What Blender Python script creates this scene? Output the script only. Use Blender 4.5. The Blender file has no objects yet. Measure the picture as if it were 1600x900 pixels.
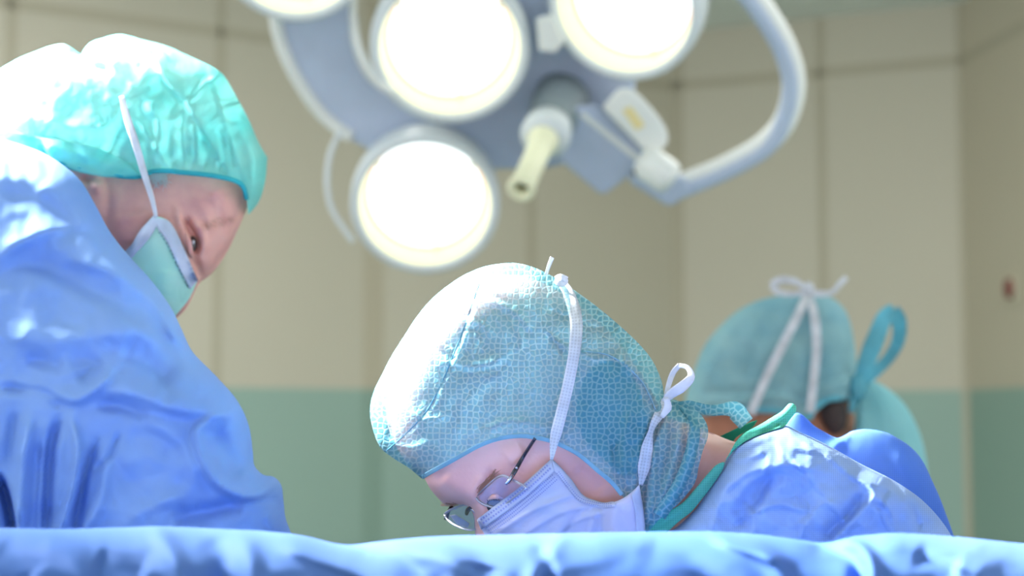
import bpy, bmesh, math, random
import numpy as np
from mathutils import Vector, noise
from mathutils.bvhtree import BVHTree
from mathutils.geometry import delaunay_2d_cdt

# ------------------------------------------------------------------ camera
S = bpy.context.scene
C = S.collection
F = 2700.0                     # focal length in pixels of a 1600 px wide frame
EYE = 1.35                     # eye height
HOR = 660.0                    # picture row of the horizon
PITCH = math.atan((HOR - 450) / F)
cd = bpy.data.cameras.new('camera'); cam = bpy.data.objects.new('camera', cd); C.objects.link(cam)
cam.location = (0, 0, EYE); cam.rotation_euler = (math.pi / 2 + PITCH, 0, 0)
cd.sensor_width = 36.0; cd.lens = F / 1600 * 36.0; cd.clip_start = 0.02
cd.dof.use_dof = True; cd.dof.focus_distance = 1.22; cd.dof.aperture_fstop = 5.0
S.camera = cam
S.view_settings.view_transform = 'Standard'; S.view_settings.look = 'None'
S.view_settings.gamma = 1.0; S.view_settings.use_curve_mapping = False
S.view_settings.exposure = 0.1
w = bpy.data.worlds.new('world'); S.world = w; w.use_nodes = True
w.node_tree.nodes['Background'].inputs[0].default_value = (0.93, 0.97, 1.0, 1)
w.node_tree.nodes['Background'].inputs[1].default_value = 1.36

def area(name, loc, target, size, power, color=(1, 1, 1), spread=180, disk=False):
    l = bpy.data.lights.new(name, 'AREA'); l.energy = power; l.color = color
    l.shape = 'DISK' if disk else 'RECTANGLE'; l.size = size[0]
    if not disk: l.size_y = size[1]
    l.spread = math.radians(spread)
    o = bpy.data.objects.new(name, l); C.objects.link(o); o.location = loc
    o.rotation_euler = (Vector(target) - Vector(loc)).to_track_quat('-Z', 'Y').to_euler()
    return o
# unseen ceiling fill lights, added for fold shading and to brighten the walls
area('ceiling_fill_light', (-1.3, 0.7, 2.72), (-0.1, 1.3, 1.3), (0.9, 0.6), 9, (0.97, 0.99, 1.0))
area('ceiling_fill_light', (1.5, 3.6, 2.77), (1.5, 3.9, 0), (1.8, 1.2), 46, (1.0, 0.98, 0.92))
area('ceiling_fill_light', (-1.2, 3.6, 2.77), (-1.2, 3.9, 0), (1.8, 1.2), 46, (1.0, 0.98, 0.92))

def W(px, py, d):
    """point at depth d (along the view axis) seen at picture position px, py"""
    x = (px - 800) / F * d; u = (450 - py) / F * d
    return (x, d * math.cos(PITCH) - u * math.sin(PITCH), EYE + d * math.sin(PITCH) + u * math.cos(PITCH))

# ------------------------------------------------------------------ materials
def lin(c):
    return tuple((v / 255 / 12.92 if v / 255 <= 0.04045 else ((v / 255 + 0.055) / 1.055) ** 2.4) for v in c) + (1,)

def new_mat(name):
    m = bpy.data.materials.new(name); m.use_nodes = True
    return m, m.node_tree, m.node_tree.nodes, m.node_tree.links, m.node_tree.nodes['Principled BSDF'], m.node_tree.nodes['Material Output']

def coord(n, uv):
    if uv:
        t = n.new('ShaderNodeUVMap'); return t.outputs[0]
    return n.new('ShaderNodeTexCoord').outputs['Object']

def plain(name, c, rough=0.5, metal=0.0, var=0.0, vscale=8, bump=0.0, bscale=120, sss=0.0, spec=0.5, emit=None, coat=0, c2=None):
    m, t, n, l, p, out = new_mat(name)
    p.inputs['Base Color'].default_value = lin(c); p.inputs['Roughness'].default_value = rough
    p.inputs['Metallic'].default_value = metal; p.inputs['Specular IOR Level'].default_value = spec
    p.inputs['Coat Weight'].default_value = coat
    co = coord(n, False)
    nz = n.new('ShaderNodeTexNoise'); nz.inputs['Scale'].default_value = vscale; nz.inputs['Detail'].default_value = 4
    l.new(co, nz.inputs[0])
    if var or c2:
        mx = n.new('ShaderNodeMix'); mx.data_type = 'RGBA'
        mx.inputs[6].default_value = lin(c)
        mx.inputs[7].default_value = lin(c2 if c2 else tuple(v * (1 - var) for v in c))
        r = n.new('ShaderNodeMapRange'); r.inputs[1].default_value = 0.38; r.inputs[2].default_value = 0.64
        l.new(nz.outputs[0], r.inputs[0]); l.new(r.outputs[0], mx.inputs[0]); l.new(mx.outputs[2], p.inputs['Base Color'])
    if bump:
        b = n.new('ShaderNodeBump'); b.inputs['Strength'].default_value = 0.6; b.inputs['Distance'].default_value = bump
        nb = n.new('ShaderNodeTexNoise'); nb.inputs['Scale'].default_value = bscale; nb.inputs['Detail'].default_value = 6
        l.new(co, nb.inputs[0]); l.new(nb.outputs[0], b.inputs['Height']); l.new(b.outputs[0], p.inputs['Normal'])
    if sss:
        p.inputs['Subsurface Weight'].default_value = sss; p.inputs['Subsurface Radius'].default_value = (0.012, 0.005, 0.003)
        p.inputs['Subsurface Scale'].default_value = 0.6
    if emit:
        p.inputs['Emission Color'].default_value = lin(emit[0]); p.inputs['Emission Strength'].default_value = emit[1]
    return m

def cloth(name, c, c2=None, rough=0.75, trans=0.25, alpha=1.0, wr=0.0012, wscale=22, weave=0.0, hexes=None, band=None, var=0.12, stretch=(1, 1, 1), ridge=0.0):
    """non woven fabric: diffuse + light passing through, wrinkle bump, optional bonded dot or honeycomb pattern"""
    m, t, n, l, p, out = new_mat(name)
    uv = coord(n, True)
    mp = n.new('ShaderNodeMapping'); mp.inputs['Scale'].default_value = stretch; l.new(uv, mp.inputs[0])
    nz = n.new('ShaderNodeTexNoise'); nz.inputs['Scale'].default_value = wscale * 0.8; nz.inputs['Detail'].default_value = 3
    l.new(mp.outputs[0], nz.inputs[0])
    mx = n.new('ShaderNodeMix'); mx.data_type = 'RGBA'
    mx.inputs[6].default_value = lin(c); mx.inputs[7].default_value = lin(c2 if c2 else tuple(v * (1 - var) for v in c))
    r = n.new('ShaderNodeMapRange'); r.inputs[1].default_value = 0.35; r.inputs[2].default_value = 0.68
    l.new(nz.outputs[0], r.inputs[0]); l.new(r.outputs[0], mx.inputs[0])
    col = mx.outputs[2]; bumpin = None
    if hexes:
        size, light = hexes
        vo = n.new('ShaderNodeTexVoronoi'); vo.feature = 'DISTANCE_TO_EDGE'; vo.voronoi_dimensions = '2D'
        vo.inputs['Scale'].default_value = 1 / size; vo.inputs['Randomness'].default_value = 0.6; l.new(uv, vo.inputs['Vector'])
        rr = n.new('ShaderNodeMapRange'); rr.inputs[1].default_value = 0.0; rr.inputs[2].default_value = 0.22
        l.new(vo.outputs[0], rr.inputs[0])
        h = n.new('ShaderNodeMix'); h.data_type = 'RGBA'; h.inputs[6].default_value = lin(light)
        l.new(rr.outputs[0], h.inputs[0]); l.new(col, h.inputs[7]); col = h.outputs[2]; bumpin = rr.outputs[0]
    if weave:
        vo = n.new('ShaderNodeTexVoronoi'); vo.voronoi_dimensions = '2D'; vo.inputs['Scale'].default_value = 1 / weave
        vo.inputs['Randomness'].default_value = 0.0; l.new(uv, vo.inputs['Vector'])
        rr = n.new('ShaderNodeMapRange'); rr.inputs[1].default_value = 0.2; rr.inputs[2].default_value = 0.45; rr.inputs[3].default_value = 0.8
        l.new(vo.outputs[0], rr.inputs[0])
        h = n.new('ShaderNodeMix'); h.data_type = 'RGBA'; h.blend_type = 'MULTIPLY'; h.inputs[0].default_value = 1.0
        l.new(rr.outputs[0], h.inputs[7]); l.new(col, h.inputs[6]); col = h.outputs[2]
    l.new(col, p.inputs['Base Color'])
    p.inputs['Roughness'].default_value = rough; p.inputs['Specular IOR Level'].default_value = 0.12
    w1 = n.new('ShaderNodeTexNoise'); w1.inputs['Scale'].default_value = wscale; w1.inputs['Detail'].default_value = 5
    w1.inputs['Distortion'].default_value = 0.6; l.new(mp.outputs[0], w1.inputs[0])
    b = n.new('ShaderNodeBump'); b.inputs['Strength'].default_value = 1.0; b.inputs['Distance'].default_value = wr * 4
    l.new(w1.outputs[0], b.inputs['Height']); nrm = b.outputs[0]
    if ridge:
        w2 = n.new('ShaderNodeTexVoronoi'); w2.feature = 'DISTANCE_TO_EDGE'; w2.inputs['Scale'].default_value = wscale * 0.55
        ad = n.new('ShaderNodeMixRGB'); ad.inputs[0].default_value = 0.12
        l.new(mp.outputs[0], ad.inputs[1]); l.new(w1.outputs[1], ad.inputs[2]); l.new(ad.outputs[0], w2.inputs['Vector'])
        b3 = n.new('ShaderNodeBump'); b3.inputs['Strength'].default_value = 1.0; b3.inputs['Distance'].default_value = ridge
        l.new(w2.outputs[0], b3.inputs['Height']); l.new(nrm, b3.inputs['Normal']); nrm = b3.outputs[0]
    if bumpin is not None:
        b2 = n.new('ShaderNodeBump'); b2.inputs['Strength'].default_value = 0.5; b2.inputs['Distance'].default_value = 0.0006
        l.new(bumpin, b2.inputs['Height']); l.new(nrm, b2.inputs['Normal']); nrm = b2.outputs[0]
    l.new(nrm, p.inputs['Normal'])
    sh = p.outputs[0]
    if trans:
        tr = n.new('ShaderNodeBsdfTranslucent'); l.new(col, tr.inputs[0]); l.new(nrm, tr.inputs[1])
        ms = n.new('ShaderNodeMixShader'); ms.inputs[0].default_value = trans
        l.new(sh, ms.inputs[1]); l.new(tr.outputs[0], ms.inputs[2]); sh = ms.outputs[0]
    if alpha < 1:
        tp = n.new('ShaderNodeBsdfTransparent')
        ms = n.new('ShaderNodeMixShader'); ms.inputs[0].default_value = alpha
        l.new(tp.outputs[0], ms.inputs[1]); l.new(sh, ms.inputs[2]); sh = ms.outputs[0]
    l.new(sh, out.inputs[0])
    return m

def emis(name, c, k):
    m, t, n, l, p, out = new_mat(name)
    e = n.new('ShaderNodeEmission'); e.inputs[0].default_value = lin(c); e.inputs[1].default_value = k
    l.new(e.outputs[0], out.inputs[0]); return m

def glassy(name, tint, mixf=0.16, rough=0.03):
    m, t, n, l, p, out = new_mat(name)
    g = n.new('ShaderNodeBsdfGlossy'); g.inputs['Roughness'].default_value = rough; g.inputs[0].default_value = (1, 1, 1, 1)
    tp = n.new('ShaderNodeBsdfTransparent'); tp.inputs[0].default_value = lin(tint)
    lw = n.new('ShaderNodeLayerWeight'); lw.inputs[0].default_value = 0.2; fr = n.new('ShaderNodeMath'); fr.operation = 'MULTIPLY'; fr.inputs[1].default_value = 0.35; l.new(lw.outputs['Facing'], fr.inputs[0])
    mp = n.new('ShaderNodeMath'); mp.operation = 'ADD'; mp.inputs[1].default_value = mixf; mp.use_clamp = True
    ms = n.new('ShaderNodeMixShader'); l.new(fr.outputs[0], mp.inputs[0]); l.new(mp.outputs[0], ms.inputs[0])
    l.new(tp.outputs[0], ms.inputs[1]); l.new(g.outputs[0], ms.inputs[2]); l.new(ms.outputs[0], out.inputs[0]); return m

M = {}
M['gown'] = cloth('gown_blue_nonwoven', (142, 176, 228), (122, 158, 222), trans=0.12, wr=0.0012, wscale=9, ridge=0.0012)
M['gown_sharp'] = cloth('gown_blue_dotted', (160, 186, 230), (138, 168, 224), trans=0.12, wr=0.0007, wscale=26, weave=0.0014, ridge=0.0012)
M['gown_deep'] = cloth('gown_back_panel_blue', (108, 150, 228), (92, 136, 222), trans=0.3, wr=0.0005, wscale=20, weave=0.0015)  # same gown seen backlit; the deeper blue is put into the colour
M['drape'] = cloth('drape_blue', (98, 132, 194), (76, 114, 186), trans=0.1, wr=0.002, wscale=6)
M['cap_plain'] = cloth('cap_turquoise', (104, 216, 212), (140, 222, 214), trans=0.25, alpha=0.8, wr=0.0009, wscale=26, ridge=0.0022)
M['cap_band'] = cloth('cap_elastic', (60, 175, 185), trans=0.1, wr=0.0003, wscale=60)
M['hood'] = cloth('hood_honeycomb', (78, 152, 174), (100, 172, 184), trans=0.22, alpha=0.7, wr=0.0006, wscale=30, hexes=(0.0042, (152, 200, 208)), ridge=0.0012)
M['hood_edge'] = cloth('hood_edge', (136, 186, 206), trans=0.2, wr=0.0003, wscale=60)
M['seam'] = plain('hood_seam_thread', (40, 120, 150), 0.7)
M['hood_far'] = cloth('hood_far', (162, 208, 214), (134, 188, 204), trans=0.2, alpha=0.9, wr=0.0008, wscale=20, ridge=0.003)
M['veil'] = cloth('hood_cape_fabric', (166, 222, 226), (146, 212, 218), trans=0.35, wr=0.0006, wscale=14)
M['tie_far'] = cloth('hood_tie_fabric', (132, 214, 232), trans=0.35, wr=0.0006, wscale=30)
M['mask_mint'] = cloth('mask_mint', (184, 238, 226), (198, 240, 230), trans=0.25, wr=0.0004, wscale=30)
M['mask_lilac'] = cloth('mask_lilac', (220, 218, 242), (204, 213, 240), trans=0.25, wr=0.0005, wscale=24, ridge=0.001)
M['mask_white'] = cloth('mask_band_white', (216, 222, 246), trans=0.2, wr=0.0002, wscale=60)
M['strap'] = cloth('strap_white', (226, 232, 242), trans=0.2, wr=0.0002, wscale=80, weave=0.0022)
M['strap_plain'] = cloth('strap_plain_white', (232, 234, 242), trans=0.2, wr=0.0002, wscale=60)
M['stitch'] = plain('mask_stitch', (120, 160, 165), 0.8)
M['dimple'] = plain('mask_dimple', (146, 156, 210), 0.8)
M['collar'] = cloth('collar_green', (92, 200, 172), (110, 208, 182), trans=0.2, wr=0.0004, wscale=40, weave=0.0016)
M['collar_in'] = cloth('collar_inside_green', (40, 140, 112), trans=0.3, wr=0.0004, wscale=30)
M['skin_old'] = plain('skin_ruddy', (226, 164, 152), 0.5, c2=(208, 146, 140), vscale=30, bump=0.0006, bscale=260, sss=0.15, spec=0.35)
M['skin'] = plain('skin_fair', (248, 190, 180), 0.5, c2=(238, 174, 162), vscale=24, bump=0.0003, bscale=400, sss=0.15, spec=0.3)
M['skin_far'] = plain('skin_tan', (196, 134, 108), 0.6, var=0.1, vscale=20, sss=0.1, spec=0.2)
M['hair'] = plain('hair_brown', (70, 50, 48), 0.6, var=0.3, vscale=60, bump=0.002, bscale=300)
M['hair_grey'] = plain('hair_grey', (205, 196, 196), 0.5)
M['brow'] = plain('brow_hair', (196, 146, 122), 0.7)
M['eye'] = plain('eye', (60, 46, 46), 0.08, spec=0.8)
M['glint_white'] = plain('glint_white', (205, 195, 200), 0.1, spec=0.8)
M['lens'] = glassy('spectacle_lens', (238, 240, 246), 0.07)
M['lens_edge'] = glassy('spectacle_lens_edge', (225, 228, 250), 0.38, 0.3)
M['temple'] = plain('spectacle_temple', (34, 34, 52), 0.25, spec=0.8, var=0.2)
M['silver'] = plain('spectacle_metal', (215, 215, 225), 0.15, metal=1.0)
M['lamp_white'] = plain('lamp_white', (242, 243, 238), 0.4, var=0.03)
M['lamp_hub_shaded'] = plain('lamp_hub_shaded', (150, 162, 166), 0.5, var=0.04)  # shadow over the hub put into a darker grey
M['lamp_blue'] = plain('lamp_blue_grey', (192, 204, 226), 0.5, var=0.05)
M['lamp_rim'] = plain('lamp_rim', (222, 228, 230), 0.35, var=0.04)
M['reflector'] = plain('lamp_reflector', (255, 248, 190), 0.35, emit=((255, 246, 180), 0.3))  # emission paints in the light caught from the lit glass
M['gasket'] = plain('lamp_gasket', (245, 170, 140), 0.5, emit=((255, 190, 160), 0.35))  # no lamp itself; a painted glow brightens the ring
M['glow'] = emis('lamp_glass_lit', (246, 255, 254), 2.2)
M['handle'] = plain('lamp_handle_cream', (250, 248, 212), 0.4, var=0.05)
M['dark'] = plain('dark_hole', (60, 58, 44), 0.8)
M['red'] = plain('red_plastic', (112, 16, 14), 0.4)
M['cream'] = plain('cream_plastic', (196, 190, 168), 0.5)
M['yellow'] = plain('label_yellow', (240, 222, 160), 0.6)
M['steel'] = plain('steel', (170, 175, 180), 0.3, metal=0.8)
M['seamline'] = plain('wall_joint', (182, 174, 154), 0.7)
M['ceiling'] = plain('ceiling_paint', (236, 240, 238), 0.7, var=0.03)
M['floor'] = plain('floor_vinyl', (120, 150, 138), 0.4, var=0.06)
M['shoe'] = plain('clog_rubber', (70, 110, 120), 0.6)

def wall_mat(name, top, bot, split):
    m, t, n, l, p, out = new_mat(name)
    g = n.new('ShaderNodeNewGeometry'); s = n.new('ShaderNodeSeparateXYZ'); l.new(g.outputs['Position'], s.inputs[0])
    c = n.new('ShaderNodeMath'); c.operation = 'GREATER_THAN'; c.inputs[1].default_value = split; l.new(s.outputs[2], c.inputs[0])
    nz = n.new('ShaderNodeTexNoise'); nz.inputs['Scale'].default_value = 1.2; l.new(g.outputs['Position'], nz.inputs[0])
    mx = n.new('ShaderNodeMix'); mx.data_type = 'RGBA'; mx.inputs[6].default_value = lin(bot); mx.inputs[7].default_value = lin(top)
    l.new(c.outputs[0], mx.inputs[0])
    hv = n.new('ShaderNodeHueSaturation'); mr = n.new('ShaderNodeMapRange'); mr.inputs[3].default_value = 0.96; mr.inputs[4].default_value = 1.04
    l.new(nz.outputs[0], mr.inputs[0]); l.new(mr.outputs[0], hv.inputs['Value']); l.new(mx.outputs[2], hv.inputs['Color'])
    l.new(hv.outputs[0], p.inputs['Base Color']); p.inputs['Roughness'].default_value = 0.55
    return m
M['wall'] = wall_mat('wall_panels', (198, 191, 174), (150, 176, 165), 1.46)
M['wall_dim'] = wall_mat('wall_panels_dim', (196, 186, 166), (144, 170, 158), 1.46)  # darker copy of the wall colours, shade of the turned walls painted in

# ------------------------------------------------------------------ object helpers
ORG = {}
def thing(name, label, cat, loc, group=None):
    o = bpy.data.objects.new(name, None); C.objects.link(o); o.location = loc
    o['label'] = label; o['category'] = cat
    if group: o['group'] = group
    ORG[o.name] = Vector(loc); return o

def mk(name, V, Fc, m, parent=None, smooth=True, uv=None, label=None, kind=None, norm=True):
    V = np.asarray(V, float)
    org = V.mean(axis=0)
    me = bpy.data.meshes.new(name); me.from_pydata((V - org).tolist(), [], [tuple(int(i) for i in f) for f in Fc]); me.update()
    if norm:
        b = bmesh.new(); b.from_mesh(me); bmesh.ops.recalc_face_normals(b, faces=b.faces); b.to_mesh(me); b.free()
    if uv is not None:
        ul = me.uv_layers.new(name='UVMap'); uv = np.asarray(uv, float)
        idx = np.zeros(len(me.loops), int); me.loops.foreach_get('vertex_index', idx)
        ul.data.foreach_set('uv', uv[idx].ravel())
    if smooth: me.polygons.foreach_set('use_smooth', [True] * len(me.polygons))
    me.materials.append(m if not isinstance(m, str) else M[m])
    o = bpy.data.objects.new(name, me); C.objects.link(o)
    if parent:
        o.parent = parent; o.location = Vector(org) - ORG[parent.name]
    else: o.location = org
    ORG[o.name] = Vector(org)
    if label: o['label'] = label
    if kind: o['kind'] = kind
    return o

def bevel(o, wd=0.003, seg=2, ang=35):
    m = o.modifiers.new('bevel', 'BEVEL'); m.width = wd; m.segments = seg; m.limit_method = 'ANGLE'; m.angle_limit = math.radians(ang)
    return o

def catmull(pts, step, closed):
    """smooth curve through the points; a third element marks a corner"""
    n = len(pts); P = [np.array(p[:2], float) for p in pts]; K = [len(p) > 2 for p in pts]
    out = []
    for i in range(n if closed else n - 1):
        p1, p2 = P[i], P[(i + 1) % n]
        p0 = P[i - 1] if (closed or i > 0) else p1
        p3 = P[(i + 2) % n] if (closed or i + 2 < n) else p2
        if K[i]: p0 = p1
        if K[(i + 1) % n]: p3 = p2
        L = np.linalg.norm(p2 - p1); k = max(1, int(round(L / step)))
        def tang(a, b, c):
            la, lb = np.linalg.norm(b - a) ** .5 + 1e-6, np.linalg.norm(c - b) ** .5 + 1e-6
            return ((b - a) / la * lb + (c - b) / lb * la) / (la + lb)
        la, lb, lc = [np.linalg.norm(q) ** .5 for q in (p1 - p0, p2 - p1, p3 - p2)]
        lb = max(lb, 1e-6)
        m1 = (p2 - p1) if la < 1e-6 else lb * ((p1 - p0) / la - (p2 - p0) / (la + lb) + (p2 - p1) / lb)
        m2 = (p2 - p1) if lc < 1e-6 else lb * ((p2 - p1) / lb - (p3 - p1) / (lb + lc) + (p3 - p2) / lc)
        for j in range(k):
            t = j / k; t2 = t * t; t3 = t2 * t
            out.append((2 * t3 - 3 * t2 + 1) * p1 + (t3 - 2 * t2 + t) * m1 + (-2 * t3 + 3 * t2) * p2 + (t3 - t2) * m2)
    if not closed: out.append(P[-1])
    return np.array(out)

def seg_dist(Q, L, closed=False):
    """distance of points Q to polyline L, and the side"""
    A = L if closed else L[:-1]; B = np.roll(L, -1, axis=0) if closed else L[1:]
    best = np.full(len(Q), 1e18); side = np.zeros(len(Q)); par = np.zeros(len(Q))
    for i in range(len(A)):
        a, b = A[i], B[i]; ab = b - a; n2 = ab @ ab
        if n2 < 1e-12: continue
        t = np.clip(((Q - a) @ ab) / n2, 0, 1); d = Q - a - t[:, None] * ab
        q = (d * d).sum(1); m = q < best
        best[m] = q[m]; side[m] = (ab[0] * (Q[m, 1] - a[1]) - ab[1] * (Q[m, 0] - a[0])); par[m] = (i + t[m]) / len(A)
    return np.sqrt(best), np.sign(side), par

def inside(Q, L):
    x, y = Q[:, 0], Q[:, 1]; r = np.zeros(len(Q), bool)
    A, B = L, np.roll(L, -1, axis=0)
    for (x1, y1), (x2, y2) in zip(A, B):
        if y1 == y2: continue
        c = ((y1 > y) != (y2 > y)) & (x < (x2 - x1) * (y - y1) / (y2 - y1) + x1); r ^= c
    return r

def triangulate(L, h, rings=(0.25, 0.8), extra=None, ycoarse=960):
    x0, y0 = L.min(0); x1, y1 = L.max(0); pts = []
    y = y0; k = 0
    while y < y1:
        s = h if y < ycoarse else h * 7
        xs = np.arange(x0 + (k % 2) * s / 2, x1, s); pts.append(np.stack([xs, np.full(len(xs), y)], 1)); y += s * 0.87; k += 1
    Q = np.concatenate(pts)
    Q = Q[inside(Q, L)]
    if len(Q):
        d, _, _ = seg_dist(Q, L, True); Q = Q[d > 1.25 * h]
    area2 = sum(L[i - 1][0] * L[i][1] - L[i][0] * L[i - 1][1] for i in range(len(L)))
    tn = np.roll(L, -1, 0) - np.roll(L, 1, 0); ln = np.linalg.norm(tn, axis=1)[:, None] + 1e-9
    nr = np.stack([-tn[:, 1], tn[:, 0]], 1) / ln * (1 if area2 > 0 else -1)
    rr = [Q]
    for f in rings:
        R = L + nr * f * h; R = R[inside(R, L)]
        if len(R):
            d, _, _ = seg_dist(R, L, True); rr.append(R[d > 0.9 * f * h])
    Q = np.concatenate(rr)
    V = [Vector(p) for p in L]; E = [(i, (i + 1) % len(L)) for i in range(len(L))]
    if extra is not None:
        d, _, _ = seg_dist(Q, extra); Q = Q[d > 0.45 * h]
        b = len(V); V += [Vector(p) for p in extra]; E += [(b + i, b + i + 1) for i in range(len(extra) - 1)]
    V += [Vector(p) for p in Q]
    ov, oe, of, mv, me_, mf = delaunay_2d_cdt(V, E, [], 1, 1e-5)
    P = np.array([tuple(v) for v in ov]); T = np.array([f for f in of if len(f) == 3], int)
    cen = P[T].mean(1); T = T[inside(cen, L)]
    used = np.unique(T); remap = -np.ones(len(P), int); remap[used] = np.arange(len(used))
    P = P[used]; T = remap[T]
    d, _, _ = seg_dist(P, L, True)
    return P, T, d < 1e-3

def poisson(P, T, bd):
    n = len(P); Wt = {}; I = []; J = []; Wv = []; ar = np.zeros(n)
    a, b, c = P[T[:, 0]], P[T[:, 1]], P[T[:, 2]]
    A2 = np.abs((b - a)[:, 0] * (c - a)[:, 1] - (b - a)[:, 1] * (c - a)[:, 0]) + 1e-9
    for k in range(3):
        np.add.at(ar, T[:, k], A2 / 6)
        o, i, j = T[:, k], T[:, (k + 1) % 3], T[:, (k + 2) % 3]
        u, v = P[i] - P[o], P[j] - P[o]
        ct = np.clip((u * v).sum(1) / A2, 0.02, 20)
        I.append(i); J.append(j); Wv.append(ct / 2)
    I, J, Wv = map(np.concatenate, (I, J, Wv))
    diag = np.bincount(I, Wv, n) + np.bincount(J, Wv, n) + 1e-12
    fr = (~bd).astype(float)
    def mul(x): return (diag * x - np.bincount(I, Wv * x[J], n) - np.bincount(J, Wv * x[I], n)) * fr
    x = np.zeros(n); r = ar * fr; z = r / diag; p = z.copy(); rz = r @ z; r0 = rz
    for it in range(900):
        Ap = mul(p); al = rz / (p @ Ap + 1e-30); x += al * p; r -= al * Ap
        z = r / diag; nz = r @ z
        if nz < 1e-9 * r0: break
        p = z + nz / rz * p; rz = nz
    return np.maximum(x, 0)

def strokes_field(P, strokes):
    f = np.zeros(len(P))
    for s in strokes:
        pts, wd, amp = s[0], s[1], s[2]; w2 = s[3] if len(s) > 3 else wd
        L = catmull(pts, 6, False) if len(pts) > 1 else np.array([pts[0], (pts[0][0] + .1, pts[0][1])], float)
        lo, hi = L.min(0) - 3.2 * max(wd, w2), L.max(0) + 3.2 * max(wd, w2)
        m = ((P >= lo) & (P <= hi)).all(1)
        if not m.any(): continue
        d, sd, par = seg_dist(P[m], L)
        ww = np.where(sd > 0, wd, w2)
        tp = np.clip(np.minimum(par, 1 - par) * 5 + 0.25, 0, 1) if len(pts) > 1 else 1.0
        f[m] += amp / 1000 * np.exp(-(d / ww) ** 2) * tp
    return f                      # metres, towards the camera

def tuck(body, cap, reg, gap=0.004):
    """keep the head inside the cap it wears"""
    m = inside(body.P, reg); idx = np.where(m)[0]
    cz = cap.depths(body.P[idx]); body.zfront[idx] = np.maximum(body.zfront[idx], cz + gap); body.zback[idx] = np.minimum(body.zback[idx], 2 * cap.z0 - cz - gap)
    body.zback[idx] = np.maximum(body.zback[idx], body.zfront[idx] + 0.0005)
    body.bvh = BVHTree.FromPolygons([(p[0], p[1], z * 1000) for p, z in zip(body.P, body.zfront)], body.T3.tolist())

class Blob:
    """closed rounded body inside a drawn outline: mid surface at depth z0, swelling T metres to either side"""
    def __init__(s, outline, z0, T, h=6, sat=0.05, gx=0, gy=0, strokes=(), cut=None, Tb=None, nz=0, nscale=0.02, power=0.5, seed=0, zf=None):
        s.L = catmull(outline, h, True)
        ex = catmull(cut, h, False) if cut is not None else None
        s.P, s.T3, s.bd = triangulate(s.L, h, extra=ex)
        u = poisson(s.P, s.T3, s.bd); q = u / u.max(); q = (1 - np.exp(-sat * q)) / (1 - math.exp(-sat))
        s.q = q; s.t = T * q ** power
        xc, yc = s.P.mean(0) * 0 + np.array([(s.L[:, 0].min() + s.L[:, 0].max()) / 2, min(s.L[:, 1].mean(), 600)])
        s.z = z0 + gx * (s.P[:, 0] - xc) + gy * (np.minimum(s.P[:, 1], 1000) - yc)
        if zf is not None: s.z = zf(s.P[:, 0], s.P[:, 1])
        edge = np.clip(q * 14, 0, 1)
        disp = strokes_field(s.P, strokes)
        if nz:
            nn = np.array([noise.fractal(Vector((x * nscale, y * nscale, seed)), 1.0, 2.0, 3) for x, y in s.P]); disp += nn * nz / 1000
        s.zfront = s.z - s.t - disp * edge
        s.zback = s.z + (s.t if Tb is None else s.t * Tb / T)
        s.bvh = BVHTree.FromPolygons([(p[0], p[1], z * 1000) for p, z in zip(s.P, s.zfront)], s.T3.tolist())
        s.z0 = z0
    def depth(s, x, y):
        hit = s.bvh.ray_cast(Vector((float(x), float(y), -10.0)), Vector((0, 0, 1)))[0]
        if hit is None:
            q = s.bvh.find_nearest(Vector((float(x), float(y), s.z0 * 1000)))[0]
            return q.z / 1000 if q is not None else s.z0
        return hit.z / 1000
    def depths(s, P): return np.array([s.depth(x, y) for x, y in P])
    def build(s, name, m, parent, keep=None, label=None):
        T = s.T3
        if keep is not None:
            T = T[keep(s.P[T].mean(1))]
        n = len(s.P); V = [W(x, y, z) for (x, y), z in zip(s.P, s.zfront)] + [W(x, y, z) for (x, y), z in zip(s.P, s.zback)]
        ids = np.arange(n, 2 * n); ids[s.bd] = np.where(s.bd)[0]
        Fb = ids[T][:, ::-1]; Fc = np.concatenate([T, Fb])
        used = np.unique(Fc); rm = -np.ones(2 * n, int); rm[used] = np.arange(len(used))
        V = np.array(V)[used]; P2 = np.concatenate([s.P, s.P])[used]
        return mk(name, V, rm[Fc], m, parent, uv=P2 * s.z0 / F, label=label)

def sheet(name, outline, depth, m, parent, h=5, th=0.0008, strokes=(), smooth=0, off=0.0, label=None, zref=None, bulge=0):
    """a piece of fabric with its own thickness lying over a surface given by depth(x, y)"""
    L = catmull(outline, h, True); P, T, bd = triangulate(L, h, rings=(0.8,))
    z = np.array([depth(x, y) for x, y in P]) - off
    if smooth:
        I = np.concatenate([T[:, 0], T[:, 1], T[:, 2]]); J = np.concatenate([T[:, 1], T[:, 2], T[:, 0]])
        cnt = np.bincount(I, minlength=len(P)) + np.bincount(J, minlength=len(P))
        for _ in range(smooth): z = 0.5 * z + 0.5 * (np.bincount(I, z[J], len(P)) + np.bincount(J, z[I], len(P))) / cnt
    if bulge:
        u = poisson(P, T, bd); z = z - bulge * np.sqrt(u / u.max())
    z = z - strokes_field(P, strokes)
    n = len(P); V = [W(x, y, q) for (x, y), q in zip(P, z)] + [W(x, y, q + th) for (x, y), q in zip(P, z)]
    Fc = T.tolist() + (T[:, ::-1] + n).tolist()
    E = {}
    for t in T.tolist():
        for a, b in ((t[0], t[1]), (t[1], t[2]), (t[2], t[0])): E[(a, b)] = 1
    for a, b in E:
        if (b, a) not in E: Fc.append([b, a, a + n, b + n])
    me = mk(name, V, Fc, m, parent, uv=np.concatenate([P, P]) * (zref or z.mean()) / F, label=label)
    me['dummy'] = 0; del me['dummy']
    return me

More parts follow.
